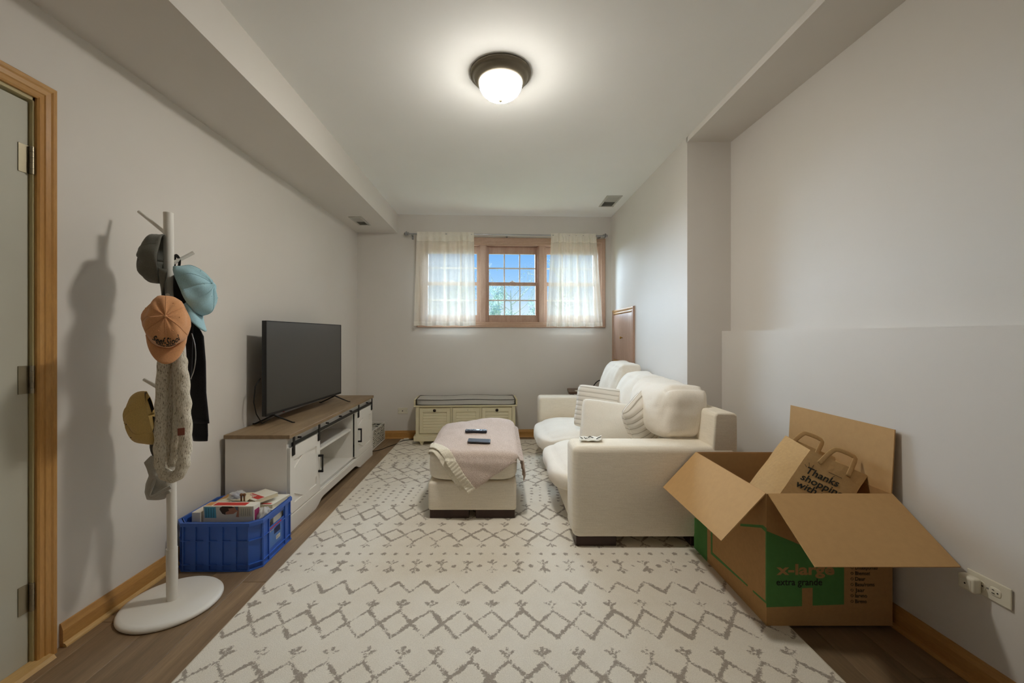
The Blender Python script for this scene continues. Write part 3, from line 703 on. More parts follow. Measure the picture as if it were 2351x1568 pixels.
# ------------------------------------------------------------ basket beside the stand, cord on the floor
bk = thing('storage_basket', 'white wire-edged fabric basket with black scribble print beside TV stand', 'basket', (-1.46, 4.5, 0))
x0, x1, y0, y1, zt = -1.60, -1.31, 4.25, 4.70, .20
k = NT('scribble_print_fabric'); w = k.n('TexWave', Scale=9.0, Distortion=9.0, Detail=4.0, _bands_direction='Z'); w.inputs['Detail Scale'].default_value = 3; k.l(k.coords((1, 1, 1.6)), w.inputs[0])
nn = k.noise(38, k.coords((1, 1, 1)), 3); ms = k.n('Math', _operation='MULTIPLY'); k.l(w.outputs['Fac'], ms.inputs[0]).l(nn, ms.inputs[1])
k.col(k.ramp(ms.outputs[0], [(.06, lin(60, 56, 52)), (.14, lin(205, 200, 186))])).set(.9); M_scrib = k.m
build('liner', MB().box(x0, x0+.008, y0+.008, y1-.008, .006, zt-.01).box(x1-.008, x1, y0+.008, y1-.008, .006, zt-.01).box(x0, x1, y0, y0+.008, .006, zt-.01).box(x0, x1, y1-.008, y1, .006, zt-.01).box(x0+.008, x1-.008, y0+.008, y1-.008, .006, .012), M_scrib, bk)
wf = MB()
for a, b in (((x0, y0), (x1, y0)), ((x1, y0), (x1, y1)), ((x1, y1), (x0, y1)), ((x0, y1), (x0, y0))):
    for z in (.005, zt): wf.tube([(a[0], a[1], z), (b[0], b[1], z)], .004, 6)
    wf.tube([(a[0], a[1], .003), (a[0], a[1], zt+.002)], .004, 6)
build('wire_frame', wf, M_white, bk)
cl = build('folded_cloth', MB().pad(-1.455, 4.47, .11, .13, .20, .055, n=4, k=10, amp=.02, seed=3), M_grey_cush, None, smooth=True)
origin_to(cl, (-1.455, 4.47, .05)); tag(cl, 'pale grey cloth stuffed inside the scribble print basket', 'cloth')
cd = MB(); pp = [P(855, 1037, 4.2)]+[Vector((x, y, z)) for x, y, z in ((-1.27, 4.22, .005), (-1.22, 4.27, .005), (-1.19, 4.37, .005), (-1.14, 4.46, .005), (-1.115, 4.50, .006), (-1.09, 4.56, .017), (-1.06, 4.60, .017), (-.98, 4.63, .017), (-.90, 4.67, .016))]; pp[0].z = .005
co_ = build('floor_cord', cd.tube(smooth_path(pp), .0035, 6), M_black, None, smooth=True); origin_to(co_, (-1.19, 4.37, .002)); tag(co_, 'thin black power cord crossing the floor between basket and bench', 'cord')
ps = build('power_adapter', MB().box(-.028, .028, -.016, .016, 0, .018, .004, 2), M_plate, None); ps.location = (-1.045, 4.632, .0125); ps.rotation_euler = (0, 0, .3); tag(ps, 'small white plug lying at rug edge by the bench', 'adapter')

# ------------------------------------------------------------ storage bench
bs0, bz = (-.893+1.646)/cT, 0
BN = 4.42
ox, oy = -.893, 4.405
bench = thing('storage_bench', 'cream storage bench with three louvred fronts under grey cushion', 'bench', (ox, oy, 0), TH)
W_, Dp = 1.075, .335
def bl(name, mb, mat, par=bench, **k): return build(name, mb, mat, par, local=True, **k)
bl('body', MB().box(0, W_, .012, Dp, .112, .440).box(-.022, W_+.022, -.012, Dp, .425, .440, .003, 1).box(-.024, -.006, .02, Dp-.01, .44, .50, .004, 2).box(W_+.006, W_+.024, .02, Dp-.01, .44, .50, .004, 2), M_cream)
bl('front_frame', MB().box(0, .036, 0, .014, .112, .425).box(W_-.036, W_, 0, .014, .112, .425).box(.372, .392, .002, .014, .112, .425).box(.688, .708, .002, .014, .112, .425).box(.036, W_-.036, .002, .014, .112, .136), M_cream)
bl('plinth', MB().box(-.022, W_+.022, -.014, Dp, .055, .112, .005, 2), M_cream)
for fx, fy in ((.06, .03), (W_-.06, .03), (.06, Dp-.05), (W_-.06, Dp-.05)):
    bl('foot', MB().lathe([(.032, .056), (.034, .050), (.026, .040), (.022, .030), (.016, .020), (.017, .012), (.014, .0125)], 16, Matrix.Translation((fx, fy, 0))), M_cream, auto=50)
for i, (d0, d1) in enumerate(((.040, .368), (.396, .684), (.712, W_-.040))):
    d = bl('door', MB().box(d0, d1, -.004, .010, .142, .410), M_cream)
    bl('door_frame', MB().box(d0, d0+.038, -.012, -.003, .142, .410, .002, 1).box(d1-.038, d1, -.012, -.003, .142, .410, .002, 1).box(d0+.036, d1-.036, -.012, -.003, .142, .180, .002, 1).box(d0+.036, d1-.036, -.012, -.003, .368, .410, .002, 1), M_cream, d)
    for j in range(6):
        z = .1815+j*.0308
        bl('slat', MB().box(d0+.038, d1-.038, -.002, .0025, 0, .031, .001, 1, M=Matrix.Translation((0, -.0065, z)) @ Matrix.Rotation(R(-22), 4, 'X')), M_cream, d)
    if i != 1: bl('door_knob', MB().lathe([(.006, 0), (.006, .010), (.014, .014), (.0165, .020), (.012, .026), (0, .028)], 16, Matrix.Translation(((d0+d1)/2, -.012, .389)) @ Matrix.Rotation(R(90), 4, 'X')), M_knob, d, smooth=True, label='round dark bronze knob')
    else: bl('screw_hole', MB().lathe([(.0035, 0), (.0035, .001), (0, .001)], 8, Matrix.Translation(((d0+d1)/2+.02, -.012, .389)) @ Matrix.Rotation(R(90), 4, 'X')), M_black, d)
bc = thing('bench_cushion', 'light grey box cushion with dark piping on storage bench', 'cushion', (ox, oy, 0), TH)
def cfn(w, u):
    w.z += .004*math.sin(w.x*9+1)*(1 if u.z > 0 else .5); return w
bl('cushion', MB().pad(W_/2, Dp/2-.004, .472, W_/2-.004, Dp/2-.002, .031, n=12, k=22, amp=.002, fr=9, fn=cfn), M_grey_cush, bc, smooth=True)
pz = []
for z in (.444, .500):
    a = .004; pts = [(0+a, -.004), (W_-a, -.004), (W_-a, Dp-.01), (a, Dp-.01), (a, -.004)]
    pth = []
    for (x0_, y0_), (x1_, y1_) in zip(pts, pts[1:]):
        for t in range(12): pth.append(Vector((x0_+(x1_-x0_)*t/12, y0_+(y1_-y0_)*t/12, z+.004*math.sin((x0_+(x1_-x0_)*t/12-W_/2)*9+1)*(1 if z > .47 else .5)-.0)))
    pth.append(pth[0]); bl('piping', MB().tube(pth, .0035, 6), M_pipe, bc, smooth=True)
bc.location.z = .4405
for o_ in bc.children: o_.data.transform(Matrix.Translation((0, 0, -.4405)))
# ------------------------------------------------------------ ottoman + blanket + remotes
OX0, OX1, OY0, OY1 = -.455, .114, 2.63, 3.56
ot = thing('ottoman', 'ivory linen box ottoman on dark block legs in front of sofa', 'ottoman', ((OX0+OX1)/2, (OY0+OY1)/2, .012))
build('body', MB().box(OX0, OX1, OY0, OY1, .066, .250, .018, 4), M_linen, ot, auto=50)
ZT = .435
build('cushion', MB().pad((OX0+OX1)/2, (OY0+OY1)/2, .342, (OX1-OX0)/2+.012, (OY1-OY0)/2+.012, .094, n=7, k=24, amp=.003, fr=5, bulge=.030), M_linen, ot, smooth=True)
for x0, x1 in ((OX0+.01, OX0+.262), (OX1-.262, OX1-.01)):
    for y0 in (OY0+.015, OY1-.10): build('leg', MB().box(x0, x1, y0, y0+.085, .0125, .068, .002, 1), M_dark, ot)
# blanket draped over the ottoman (unfolded plan coordinates -> folded down the sides)
T0 = Vector((-.195, 2.375)); E1 = Vector((.813, .582)).normalized(); E2 = Vector((-.582, .813)).normalized()
def topz(x, y):
    u = max(-1, min(1, (x-(OX0+OX1)/2)/((OX1-OX0)/2+.012))); v = max(-1, min(1, (y-(OY0+OY1)/2)/((OY1-OY0)/2+.012)))
    q = (abs(u)**7+abs(v)**7+1)**(-1/7.); return .342+.094*q+.030*(1-u*u)*(1-v*v)
def drape(x, y, off):
    rc = .045
    xe1, xe0, ye0, ye1 = OX1+.018, OX0-.018, OY0-.016, OY1+.014
    X, Y, dz, dd = x, y, 0, 0
    def fold(d):                 # arc then vertical
        if d <= 0: return 0, 0
        a = d/rc
        if a < math.pi/2: return rc*math.sin(a), rc*(1-math.cos(a))
        return rc, rc+(d-rc*math.pi/2)
    if x > xe1-rc: h, v = fold(x-(xe1-rc)); X = xe1-rc+h; dz += v
    if x < xe0+rc: h, v = fold(xe0+rc-x); X = xe0+rc-h; dz += v
    if y < ye0+rc: h, v = fold(ye0+rc-y); Y = ye0+rc-h; dz = max(dz, v) if dz else v
    if y > ye1-rc: h, v = fold(y-(ye1-rc)); Y = ye1-rc+h; dz = max(dz, v)
    z = topz(min(max(X, OX0), OX1), min(max(Y, OY0), OY1)) if dz < .01 else topz(min(max(X, OX0+.02), OX1-.02), min(max(Y, OY0+.02), OY1-.02))
    wr_ = .010*noise.noise(Vector((x*5, y*5, 3)))+.006*noise.noise(Vector((x*14, y*9, 1)))
    lump = .045*math.exp(-(((x+.0)/.22)**2+((y-3.38)/.2)**2))      # rumpled fold at the far end
    fl_ = .010*math.sin(y*24+x*8)*min(1, dz/.15)
    out = Vector((1, 0, 0)) if x > xe1-rc else (Vector((0, -1, 0)) if y < ye0+rc else Vector((0, 0, 1)))
    p = Vector((X, Y, z-dz+off+lump+max(wr_, -.004)))
    if dz > .05: p += out*(off+abs(fl_)+.006+.018*min(1, dz/.2)*(1 if x > xe1-rc else .15))
    p.z = max(p.z, .03)
    return p
def blanket(name, s0, s1, t0, t1, off, mat, rib=0, st=.0125, th=.007, parent=None, **kw):
    ns, nt = max(2, int((s1-s0)/st)), int((t1-t0)/st); g = []; ok = []
    for i in range(ns+1):
        row = []; ro = []
        for j in range(nt+1):
            s, t = s0+(s1-s0)*i/ns, t0+(t1-t0)*j/nt; q = T0+E1*s+E2*t
            x, y = q; ro.append(OX0-.075 < x < OX1+.26 and y < OY1-.02 and (y-3.38) < (x+.47)*1.15)
            x = min(max(x, OX0-.075), OX1+.235)
            row.append(drape(x, y, off+(rib*math.sin(t*2*math.pi/.022)+rib)))
        g.append(row); ok.append(ro)
    m = MB().sheet(g, 0); nc = nt+1
    m.f = [f for f in m.f if sum(ok[i//nc][i % nc] for i in f) >= 2]
    o = build(name, m, mat, parent, smooth=True, **kw)
    md = o.modifiers.new('thick', 'SOLIDIFY'); md.thickness = th; md.offset = 0
    return o
k = NT('moss_stitch_knit'); v = k.n('TexVoronoi', Scale=210.0); k.l(k.coords((1, 1, 1)), v.inputs['Vector'])
k.col(k.ramp(v.outputs['Distance'], [(.0, lin(232, 216, 208)), (.6, lin(200, 182, 170))])).set(.95, 0, .1); k.bump(v.outputs['Distance'], -.0 + .9, .0025); M_knit = k.m
M_rib = fabric('cream_rib_knit', (236, 229, 212), (214, 205, 184), 220, .4)
bt = thing('throw_blanket', 'pinkish beige knitted throw with cream ribbed border on ottoman', 'blanket', (-.17, 3.1, .45))
blanket('knit', .052, 1.25, 0, 1.30, .012, M_knit, parent=bt)
blanket('border', 0, .056, -.002, .75, .016, M_rib, rib=.0022, st=.005, parent=bt, label='cream ribbed border')
blanket('under_layer', -.024, .03, .05, .75, .004, M_rib, rib=.001, st=.006, parent=bt, label='cream edge of the folded lower layer')
# remotes
def ztop(x, y): return drape(x, y, .012).z
rx, ry = (1093-CX)/F*3.0, 3.0; z = ztop(rx, ry)+.0065
rm = thing('remote_control', 'dark silver remote control with buttons on blanket, the farther one', 'remote', (rx, ry, z), .02)
rm.rotation_euler = (R(3), R(1), .02)
bl('case', MB().box(-.080, .080, -.021, .021, -.001, .016, .006, 3), plain('dark_silver', (50, 52, 60), .5, .3), rm, auto=50)
for i in range(9):
    for j in range(3):
        if not (4 <= i <= 5): bl('button', MB().lathe([(.0035, 0), (.0035, .002), (0, .0025)], 8, Matrix.Translation((-.068+i*.017, -.012+j*.012, .016))), M_black if (i+j) % 3 else M_steel, rm)
bl('button_pad', MB().lathe([(.013, 0), (.013, .0015), (.006, .002), (0, .002)], 16, Matrix.Translation((.012, 0, .016))), M_steel, rm)
rx, ry = (1100-CX)/F*2.79, 2.79; z = ztop(rx, ry)+.0045
ph = thing('smartphone', 'black smartphone lying face up on blanket, nearer than the remote', 'phone', (rx, ry, z), -.03)
ph.rotation_euler = (R(4), R(2), -.03)
bl('case', MB().box(-.077, .077, -.037, .037, 0, .009, .004, 3), plain('black_phone_case', (44, 40, 42), .4), ph, auto=50)
bl('screen', MB().box(-.072, .072, -.032, .032, .0088, .0096, .0005, 1), plain('phone_glass', (46, 41, 43), .6, 0, .15), ph)

# ------------------------------------------------------------ sofa
SX0, SX1, SY0, SY1 = .414, 1.335, 2.275, 4.42
so = thing('sofa', 'ivory linen two-seat sofa with loose back cushions and block legs', 'sofa', ((SX0+SX1)/2, (SY0+SY1)/2, .012))
AT = .222
build('arm', MB().box(SX0, SX1-.005, SY0, SY0+AT, .062, .572, .035, 5), M_linen, so, auto=50)
build('arm', MB().box(SX0, SX1-.005, SY1-AT, SY1, .062, .560, .035, 5), M_linen, so, auto=50)
build('base', MB().box(SX0+.018, SX1-.02, SY0+AT-.01, SY1-AT+.01, .062, .215, .012, 3), M_linen, so, auto=50)
M_ = Matrix.Translation((0, 0, 0))
bk_ = MB().prism([(SX1-.165, .20), (SX1-.005, .20), (SX1-.005, .745), (SX1-.02, .760), (SX1-.118, .760), (SX1-.13, .745)], SY0+.004, SY1-.004, 'y')
b_o = build('back_frame', bk_, M_linen, so, auto=30)
bv = b_o.modifiers.new('b', 'BEVEL'); bv.width = .018; bv.segments = 3; bv.limit_method = 'ANGLE'
def seatfn(w, u):
    # front of the cushion droops and bulges past the rail
    f = max(0, -u.x)**2
    w.z -= .028*f*(.2+.4*(u.z+1)); w.x -= .045*(1-u.y**4)*f*(1-u.z*u.z*.5); return w
ym = (SY0+SY1)/2
for a, b, sd in ((SY0+AT+.002, ym-.002, 2), (ym+.002, SY1-AT-.002, 9)):
    build('seat_cushion', MB().pad((SX0-.035+1.12)/2, (a+b)/2, .285, (1.12-SX0+.035)/2, (b-a)/2+.006, .088, n=5, k=22, amp=.010, fr=6, seed=sd, bulge=.022, fn=seatfn), M_cush, so, smooth=True)
def backcush(y0, y1, x0, x1, z0, z1, sd, lean=.10, pinch=.02, yaw=0):
    def fn(w, u):
        w.x += lean*(w.z)/((z1-z0)/2)*.5                       # leans back
        w.x -= .05*(1-u.y*u.y)*(1-u.z*u.z)*(.6-.4*u.x)   # plump front
        wr = math.sin(u.y*9+u.z*3+sd)*.5+math.sin(u.y*17-u.z*6+sd*2)*.3
        w.z += .007*wr*(abs(u.y)**1.5)*(1+u.z); w.x += .004*wr*(1+u.z)+.005*math.sin(u.y*21+u.z*5+sd)*(1+u.z)*.5*abs(u.y)**2
        w.z -= pinch*(1-abs(u.y))**2*(1+u.z)*.2
        return w
    build('back_cushion', MB().pad((x0+x1)/2, (y0+y1)/2, (z0+z1)/2, (x1-x0)/2, (y1-y0)/2, (z1-z0)/2, n=4.8, k=26, amp=.009, fr=7, seed=sd, fn=fn, M=None), M_cush, so, smooth=True)
backcush(2.43, 3.12, .985, 1.265, .555, .880, 3, .06)
backcush(3.08, 3.68, 1.02, 1.27, .36, .885, 6, .12)
backcush(3.62, 4.19, 1.02, 1.255, .36, .945, 12, .11)
for y0 in (SY0+.02, SY1-.11):
    for x0 in (SX0+.02, SX1-.26): build('leg', MB().box(x0, x0+.225, y0, y0+.09, .0125, .064, .002, 1), M_dark, so)
# throw pillows
def pillow(name, lab, c, w, h, t, rot, mat, seed, group=None):
    n = 26; g = MB()
    def q(u, v, sg):
        e = (max(0, (1-u*u)*(1-v*v)))**.48
        pin = 1-.07*(1-abs(u))**1*abs(v)**6*2 ; x = u*w/2*(1-.06*(1-v*v)*abs(u)**3*0-.05*(1-abs(v)**2)*(abs(u)**4)*-1*0); z = v*h/2
        x *= (1-.05*(1-v*v))*(1-.09*(u*v)**4); z *= (1-.05*(1-u*u))*(1-.09*(u*v)**4)
        d = sg*(t/2*e+.0015)+.006*noise.noise(Vector((u*2.5+seed, v*2.5, sg)))*e
        return (x, d, z)
    for sg in (-1, 1): g.sheet([[q(-1+2*j/n, -1+2*i/n, sg) for j in range(n+1)] for i in range(n+1)], 0)
    b = bmesh.new(); me = bpy.data.meshes.new('x'); me.from_pydata([tuple(p) for p in g.v], [], g.f); b.from_mesh(me); bmesh.ops.remove_doubles(b, verts=list(b.verts), dist=.0035); bpy.data.meshes.remove(me)
    m2 = MB().bm(b); o = thing(name, lab, 'pillow', c, 0, group); o.rotation_euler = rot
    build('cover', m2, mat, o, smooth=True, local=True)
    rim = [q(-1+2*j/n, -1, 0) for j in range(n+1)]+[q(1, -1+2*j/n, 0) for j in range(1, n+1)]+[q(1-2*j/n, 1, 0) for j in range(1, n+1)]+[q(-1, 1-2*j/n, 0) for j in range(1, n)]; rim.append(rim[0])
    build('piping', MB().tube(rim, .0028, 6), mat, o, smooth=True, local=True)
    return o
pillow('throw_pillow', 'striped ivory throw pillow leaning on the far sofa arm', P(1377, 937, 3.45), .42, .37, .17, (R(-12), R(5), R(-22)), M_stripe, 1)
pillow('throw_pillow', 'plain white throw pillow lying in the middle of sofa', P(1401, 974, 2.98), .44, .35, .19, (R(-24), R(7), R(-6)), M_plainpil, 5)
pillow('throw_pillow', 'striped throw pillow wedged against the nearest back cushion', P(1476, 966, 2.76), .32, .35, .18, (R(-8), R(-28), R(40)), M_stripe, 8)
# paper scrap on the arm
sr = []
for i in range(9):
    sr.append([P(1330+(1381-1330)*j/10, 1001+14*i/8+ (3*math.sin(j*.9) if i > 5 else 0), 2.47-.10*i/8) for j in range(11)])
for i, row in enumerate(sr):
    for j, p in enumerate(row): p.z = .578+.006*abs(math.sin(j*.8+i*.4))+(.006 if j in (0, 10) else 0)
card = thing('crumpled_card', 'small crumpled white card with dark scribbles on sofa arm', 'card', (.52, 2.42, .573))
build('card', MB().sheet(sr, .0012), M_paper, card, smooth=True)
mk = MB()
for pts in ([(1331, 1003), (1334, 1005), (1338, 1007)], [(1341, 1004), (1344, 1007), (1349, 1006)], [(1351, 1005), (1354, 1002), (1358, 1004), (1362, 1005.5)], [(1369.5, 1008), (1374, 1005), (1379.5, 1003)]):
    q = []
    for a, b in pts: Y = .603*F/(b-CY); q.append(Vector(((a-CX)*Y/F, Y, .5885)))
    mk.tube(q, .0022, 5)
build('scribble', mk, M_ink, card)
# side table behind the sofa
st_ = thing('side_table', 'small dark wooden side table behind the far sofa arm', 'table', (.97, 4.63, 0))
build('tabletop', MB().prism([(.765, 4.47), (1.22, 4.47), (1.24, 4.80), (.80, 4.78)], .555, .578), wood('walnut_top', (84, 62, 48), (120, 92, 72), (.5, 3, 3), .4, .1), st_)
for x_, y_ in ((.81, 4.50), (1.19, 4.50), (.84, 4.75), (1.2, 4.76)): build('leg', MB().box(x_-.016, x_+.016, y_-.016, y_+.016, 0, .555), M_dark, st_)
nt_ = build('notepad', MB().box(-.06, .06, -.03, .03, 0, .006, .001, 1), M_paper, None); nt_.location = (.905, 4.53, .5785); tag(nt_, 'small white notepad on the dark side table', 'notepad')
cc_ = build('cable', MB().tube(smooth_path([Vector(p) for p in ((1.02, 4.60, .582), (1.06, 4.62, .61), (1.10, 4.64, .66), (1.15, 4.66, .69), (1.22, 4.70, .66), (1.22, 4.75, .582))]), .006, 8), M_black, None, smooth=True); origin_to(cc_, (1.02, 4.6, .58)); tag(cc_, 'thick black cable loop rising from side table behind sofa', 'cable')

# ------------------------------------------------------------ moving box and paper bag
BX0, BX1, BY0, BY1, BZ = 1.088, 1.600, 1.663, 2.262, .548
bx = thing('moving_box', 'large open cardboard moving box with green house print, flaps splayed', 'box', ((BX0+BX1)/2, (BY0+BY1)/2, .0125)); t_ = .005; zb = .0125
build('walls', MB().box(BX0, BX1, BY0, BY0+t_, zb, BZ).box(BX0, BX1, BY1-t_, BY1, zb, BZ).box(BX0, BX0+t_, BY0+t_, BY1-t_, zb, BZ).box(BX1-t_, BX1, BY0+t_, BY1-t_, zb, BZ).box(BX0+t_, BX1-t_, BY0+t_, BY1-t_, zb, zb+t_), M_card, bx)
th = R(47); fl_ = .265
def flap(name, o, along, out, L, W, lab=None):
    o = Vector(o); a = Vector(along).normalized(); u = Vector(out).normalized(); nrm = a.cross(u).normalized()*.0022
    vs = [o-nrm, o+a*L-nrm, o+a*L+u*W-nrm, o+u*W-nrm, o+nrm, o+a*L+nrm, o+a*L+u*W+nrm, o+u*W+nrm]
    return build(name, MB().add(vs, [(0, 1, 2, 3), (4, 7, 6, 5), (0, 4, 5, 1), (1, 5, 6, 2), (2, 6, 7, 3), (3, 7, 4, 0)]), M_cardin, bx)
flap('flap', (BX0, BY0+.004, BZ), (0, 1, 0), (-math.cos(th), 0, -math.sin(th)), BY1-BY0-.008, .265)
flap('flap', (BX0+.006, BY0, BZ), (1, 0, 0), (0, -.842, -.539), BX1-BX0-.008, .293)
flap('flap', (BX1, BY0+.004, BZ-.002), (0, 1, 0), (.055, .0, 1), BY1-BY0-.004, .262)
flap('flap', (BX0+.008, BY1-.006, BZ-.004), (1, 0, 0), (0, -.10, -1), BX1-BX0-.016, .27)
# prints: left face (x = BX0) and front face (y = BY0)
def pl(px, py):  # left face
    Y = F*BX0/(px-CX); return (Y, H-(py-CY)*Y/F)
def pf(px, py): return ((px-CX)*BY0/F, H-(py-CY)*BY0/F)
c2 = lambda x, y: (1500+x/2.8, 900+y/2.8)
fp = [pf(*c2(*p)) for p in ((750, 893), (880, 955), (1225, 1105), (1225, 1365), (1024, 1372), (1024, 1258), (955, 1260), (955, 1376), (750, 1383))]
fp[0] = (BX0-.0006, fp[0][1]); fp[-1] = (BX0-.0006, fp[-1][1])
build('green_print', MB().prism(fp, BY0-.0007, BY0+.001, 'y'), M_print, bx, label='green house shape print on front')
sd = MB()
cY = lambda *pts: [(max(BY0, q_[0]), q_[1]) for q_ in (pl(*c2(*p)) for p in pts)]
sd.prism(cY((722, 884), (750, 893), (750, 1383), (722, 1358)), BX0-.0007, BX0+.001, 'x')
sd.prism(cY((560, 846), (705, 856), (745, 888), (722, 900), (695, 873), (560, 862)), BX0-.0005, BX0+.001, 'x')
sd.prism(cY((262, 806), (346, 850), (346, 1105), (262, 1022)), BX0-.0007, BX0+.001, 'x')
sd.prism(cY((370, 880), (380, 884), (380, 1030), (606, 1240), (606, 1250), (370, 1040)), BX0-.0007, BX0+.001, 'x')
sd.prism(cY((640, 1272), (745, 1366), (745, 1380), (640, 1284)), BX0-.0004, BX0+.001, 'x')
build('green_print', sd, M_print, bx, label='green band print on side')
def ftext(s, px, py, hpx, wpx=None, mat=M_ink, bold=0, nm='lettering'):
    x, z = pf(px, py); size = hpx*BY0/F
    mb = text_mb(s, size, None, .0003, bold=bold*size)
    xs_ = [v[0] for v in mb.v]; w = max(xs_)-min(xs_); k_ = (wpx*BY0/F)/w if wpx else 1
    mb.v = [(x+(v[0]-min(xs_))*k_, BY0-.0012-v[2], z+v[1]) for v in mb.v]
    return build(nm, mb, mat, bx)
ftext('x-large', 1500+790/2.8, 900+1172/2.8, 34, 133, M_card, .03)
ftext('extra grande', 1500+790/2.8, 900+1241/2.8, 22, 105, M_ink, .01)
for i, (w_, wd) in enumerate((('Dntexpomab', 51), ('Bhemset', 34), ('Daur', 23), ('Basu/roms', 44), ('Jaar', 22), ('Iarvno', 27), ('Bireno', 26))):
    y = 900+(1140+i*36)/2.8; ftext(w_, 1963, y, 12.5, wd)
    x, z = pf(1956, y-4); build('check_ring', MB().lathe([(.0042, 0), (.0055, 0), (.0055, .0006), (.0042, .0006), (.0042, 0)], 14, Matrix.Translation((x, BY0-.0003, z)) @ Matrix.Rotation(R(90), 4, 'X'), caps=False), M_ink, bx)
# paper bag leaning inside the box
bag = thing('paper_bag', 'brown kraft shopping bag with black lettering tilted inside moving box', 'bag', (1.35, 1.9, .25))
Cc = P(1861, 1034, 1.83); Gv = P(1803.6, 1000, 2.0)-Cc; Rv = P(1992, 1092, 1.78)-Cc; Dn = (P(1793, 1130, 1.76)-Cc).normalized()*.32
Vt = {'C': Cc, 'R': Cc+Rv, 'G': Cc+Gv, 'K': Cc+Gv+Rv}
n3 = .0012
def quadsheet(a, b, c, d, nm, mat=M_kraft, bulge=0, par=bag, th=.0015):
    N = 10; N_ = (b-a).cross(d-a).normalized(); g = []
    for i in range(N+1):
        row = []
        for j in range(N+1):
            u, v = j/N, i/N; p = (a*(1-u)+b*u)*(1-v)+(d*(1-u)+c*u)*v
            row.append(p+N_*(bulge*math.sin(u*math.pi)*math.sin(v*math.pi)+.003*noise.noise(p*14)))
        g.append(row)
    return build(nm, MB().sheet(g, th), mat, par, smooth=False)
bot = {k_: v_+Dn for k_, v_ in Vt.items()}
quadsheet(Vt['C'], Vt['R'], bot['R'], bot['C'], 'front_panel')
quadsheet(Vt['G'], Vt['C'], bot['C'], bot['G'], 'gusset', bulge=-.012)
quadsheet(Vt['R'], Vt['K'], bot['K'], bot['R'], 'gusset', bulge=-.012)
quadsheet(Vt['K'], Vt['G'], bot['G'], bot['K'], 'back_panel')
quadsheet(bot['C'], bot['R'], bot['K'], bot['G'], 'bottom')
ru = Rv.normalized(); du = Dn.normalized(); fn_ = ru.cross(du).normalized(); 
if fn_.y > 0: fn_ = -fn_
def onf(a, b, h=.002): return Cc+ru*a+du*b+fn_*h
def handle(base, dirn, lab):
    pth = [base(.055, .045), base(.062, -.005), base(.072, -.05), base(.085, -.062), base(.150, -.062), base(.163, -.05), base(.168, -.005), base(.175, .045)]
    return build('handle', MB().tube(smooth_path(pth, 1), .0105, 10, flat=.12, up=dirn), M_kraft, bag, smooth=True)
handle(lambda a, b: onf(a, b, .003), fn_, '')
handle(lambda a, b: onf(a-.02, b, .0)+Gv*.97, fn_, '')
w3_ = Rv.length
def btext(s, a, b, size, wd=None):
    M4 = Matrix(((ru.x, -du.x, fn_.x, 0), (ru.y, -du.y, fn_.y, 0), (ru.z, -du.z, fn_.z, 0), (0, 0, 0, 1)))
    M4.translation = onf(a, b, .0035); build('lettering', text_mb(s, size, M4, .0003, bold=.0006), M_ink, bag)
btext('Thanks', .028, .115, .047); btext('shopping', .028, .155, .047); btext('with us', .028, .195, .047)
rays = MB()
for a0_, b0_, a1_2, b1_2 in ((.012, .078, .024, .088), (.022, .062, .032, .082), (.042, .062, .042, .080)): rays.tube([onf(a0_, b0_, .003), onf(a1_2, b1_2, .003)], .0009, 4)
rays.tube([onf(.105, .065, .003), onf(.16, .066, .003)], .0009, 4); rays.tube([onf(.132, .071, .003), onf(.128, .080, .003)], .0012, 4)
build('printed_mark', rays, M_ink, bag)

# ------------------------------------------------------------ blue crate and what is in it
GX0, GX1, GY0, GY1, GH = -1.640, -1.222, 2.072, 2.435, .245
cr_ = thing('plastic_crate', 'blue ribbed plastic crate with handle slots beside TV stand', 'crate', ((GX0+GX1)/2, (GY0+GY1)/2, 0))
ch_ = .045
def octo(x0, x1, y0, y1, c): return [(x0+c, y0), (x1-c, y0), (x1, y0+c), (x1, y1-c), (x1-c, y1), (x0+c, y1), (x0, y1-c), (x0, y0+c)]
oc = octo(GX0, GX1, GY0, GY1, ch_); cw = MB()
def wseg2(mb, a, b, z0, z1, th=.004):
    d = Vector((b[0]-a[0], b[1]-a[1], 0)); n_ = Vector((-d.y, d.x, 0)).normalized()*th
    mb.prism([a, b, (b[0]+n_.x, b[1]+n_.y), (a[0]+n_.x, a[1]+n_.y)], z0, z1)
lerp = lambda a, b, t: (a[0]+(b[0]-a[0])*t, a[1]+(b[1]-a[1])*t)
for i in range(8):
    a, b = oc[i], oc[(i+1) % 8]
    if i == 2 or i == 6:       # long open slots near the rim
        lo, hi = (.168, .205) if i == 2 else (.165, .215)
        t0, t1 = (.22, .78) if i == 2 else (.1, .9)
        wseg2(cw, a, b, 0, lo); wseg2(cw, a, b, hi, GH); wseg2(cw, a, lerp(a, b, t0), lo, hi); wseg2(cw, lerp(a, b, t1), b, lo, hi)
        if i == 6:
            for q_ in range(12): t = .1+.8*(q_+.5)/12; wseg2(cw, lerp(a, b, t-.014), lerp(a, b, t+.014), lo, hi)
    else: wseg2(cw, a, b, 0, GH)
cw.prism(octo(GX0+.002, GX1-.002, GY0+.002, GY1-.002, ch_), 0, .006)
build('walls', cw, M_blue, cr_)
def ringband(z0, z1, out, inn=.0):
    mb = MB(); A = octo(GX0-out, GX1+out, GY0-out, GY1+out, ch_); I_ = octo(GX0+inn, GX1-inn, GY0+inn, GY1-inn, ch_)
    for i in range(8):
        j = (i+1) % 8; mb.prism([A[i], A[j], I_[j], I_[i]], z0, z1)
    return mb
build('rim', ringband(GH-.018, GH, .010, .006), M_blue, cr_); 
for z in (.030, .150): build('rib', ringband(z, z+.004, .007), M_blue, cr_)
build('base_lip', ringband(0, .006, .008), M_blue, cr_)
rb = MB()
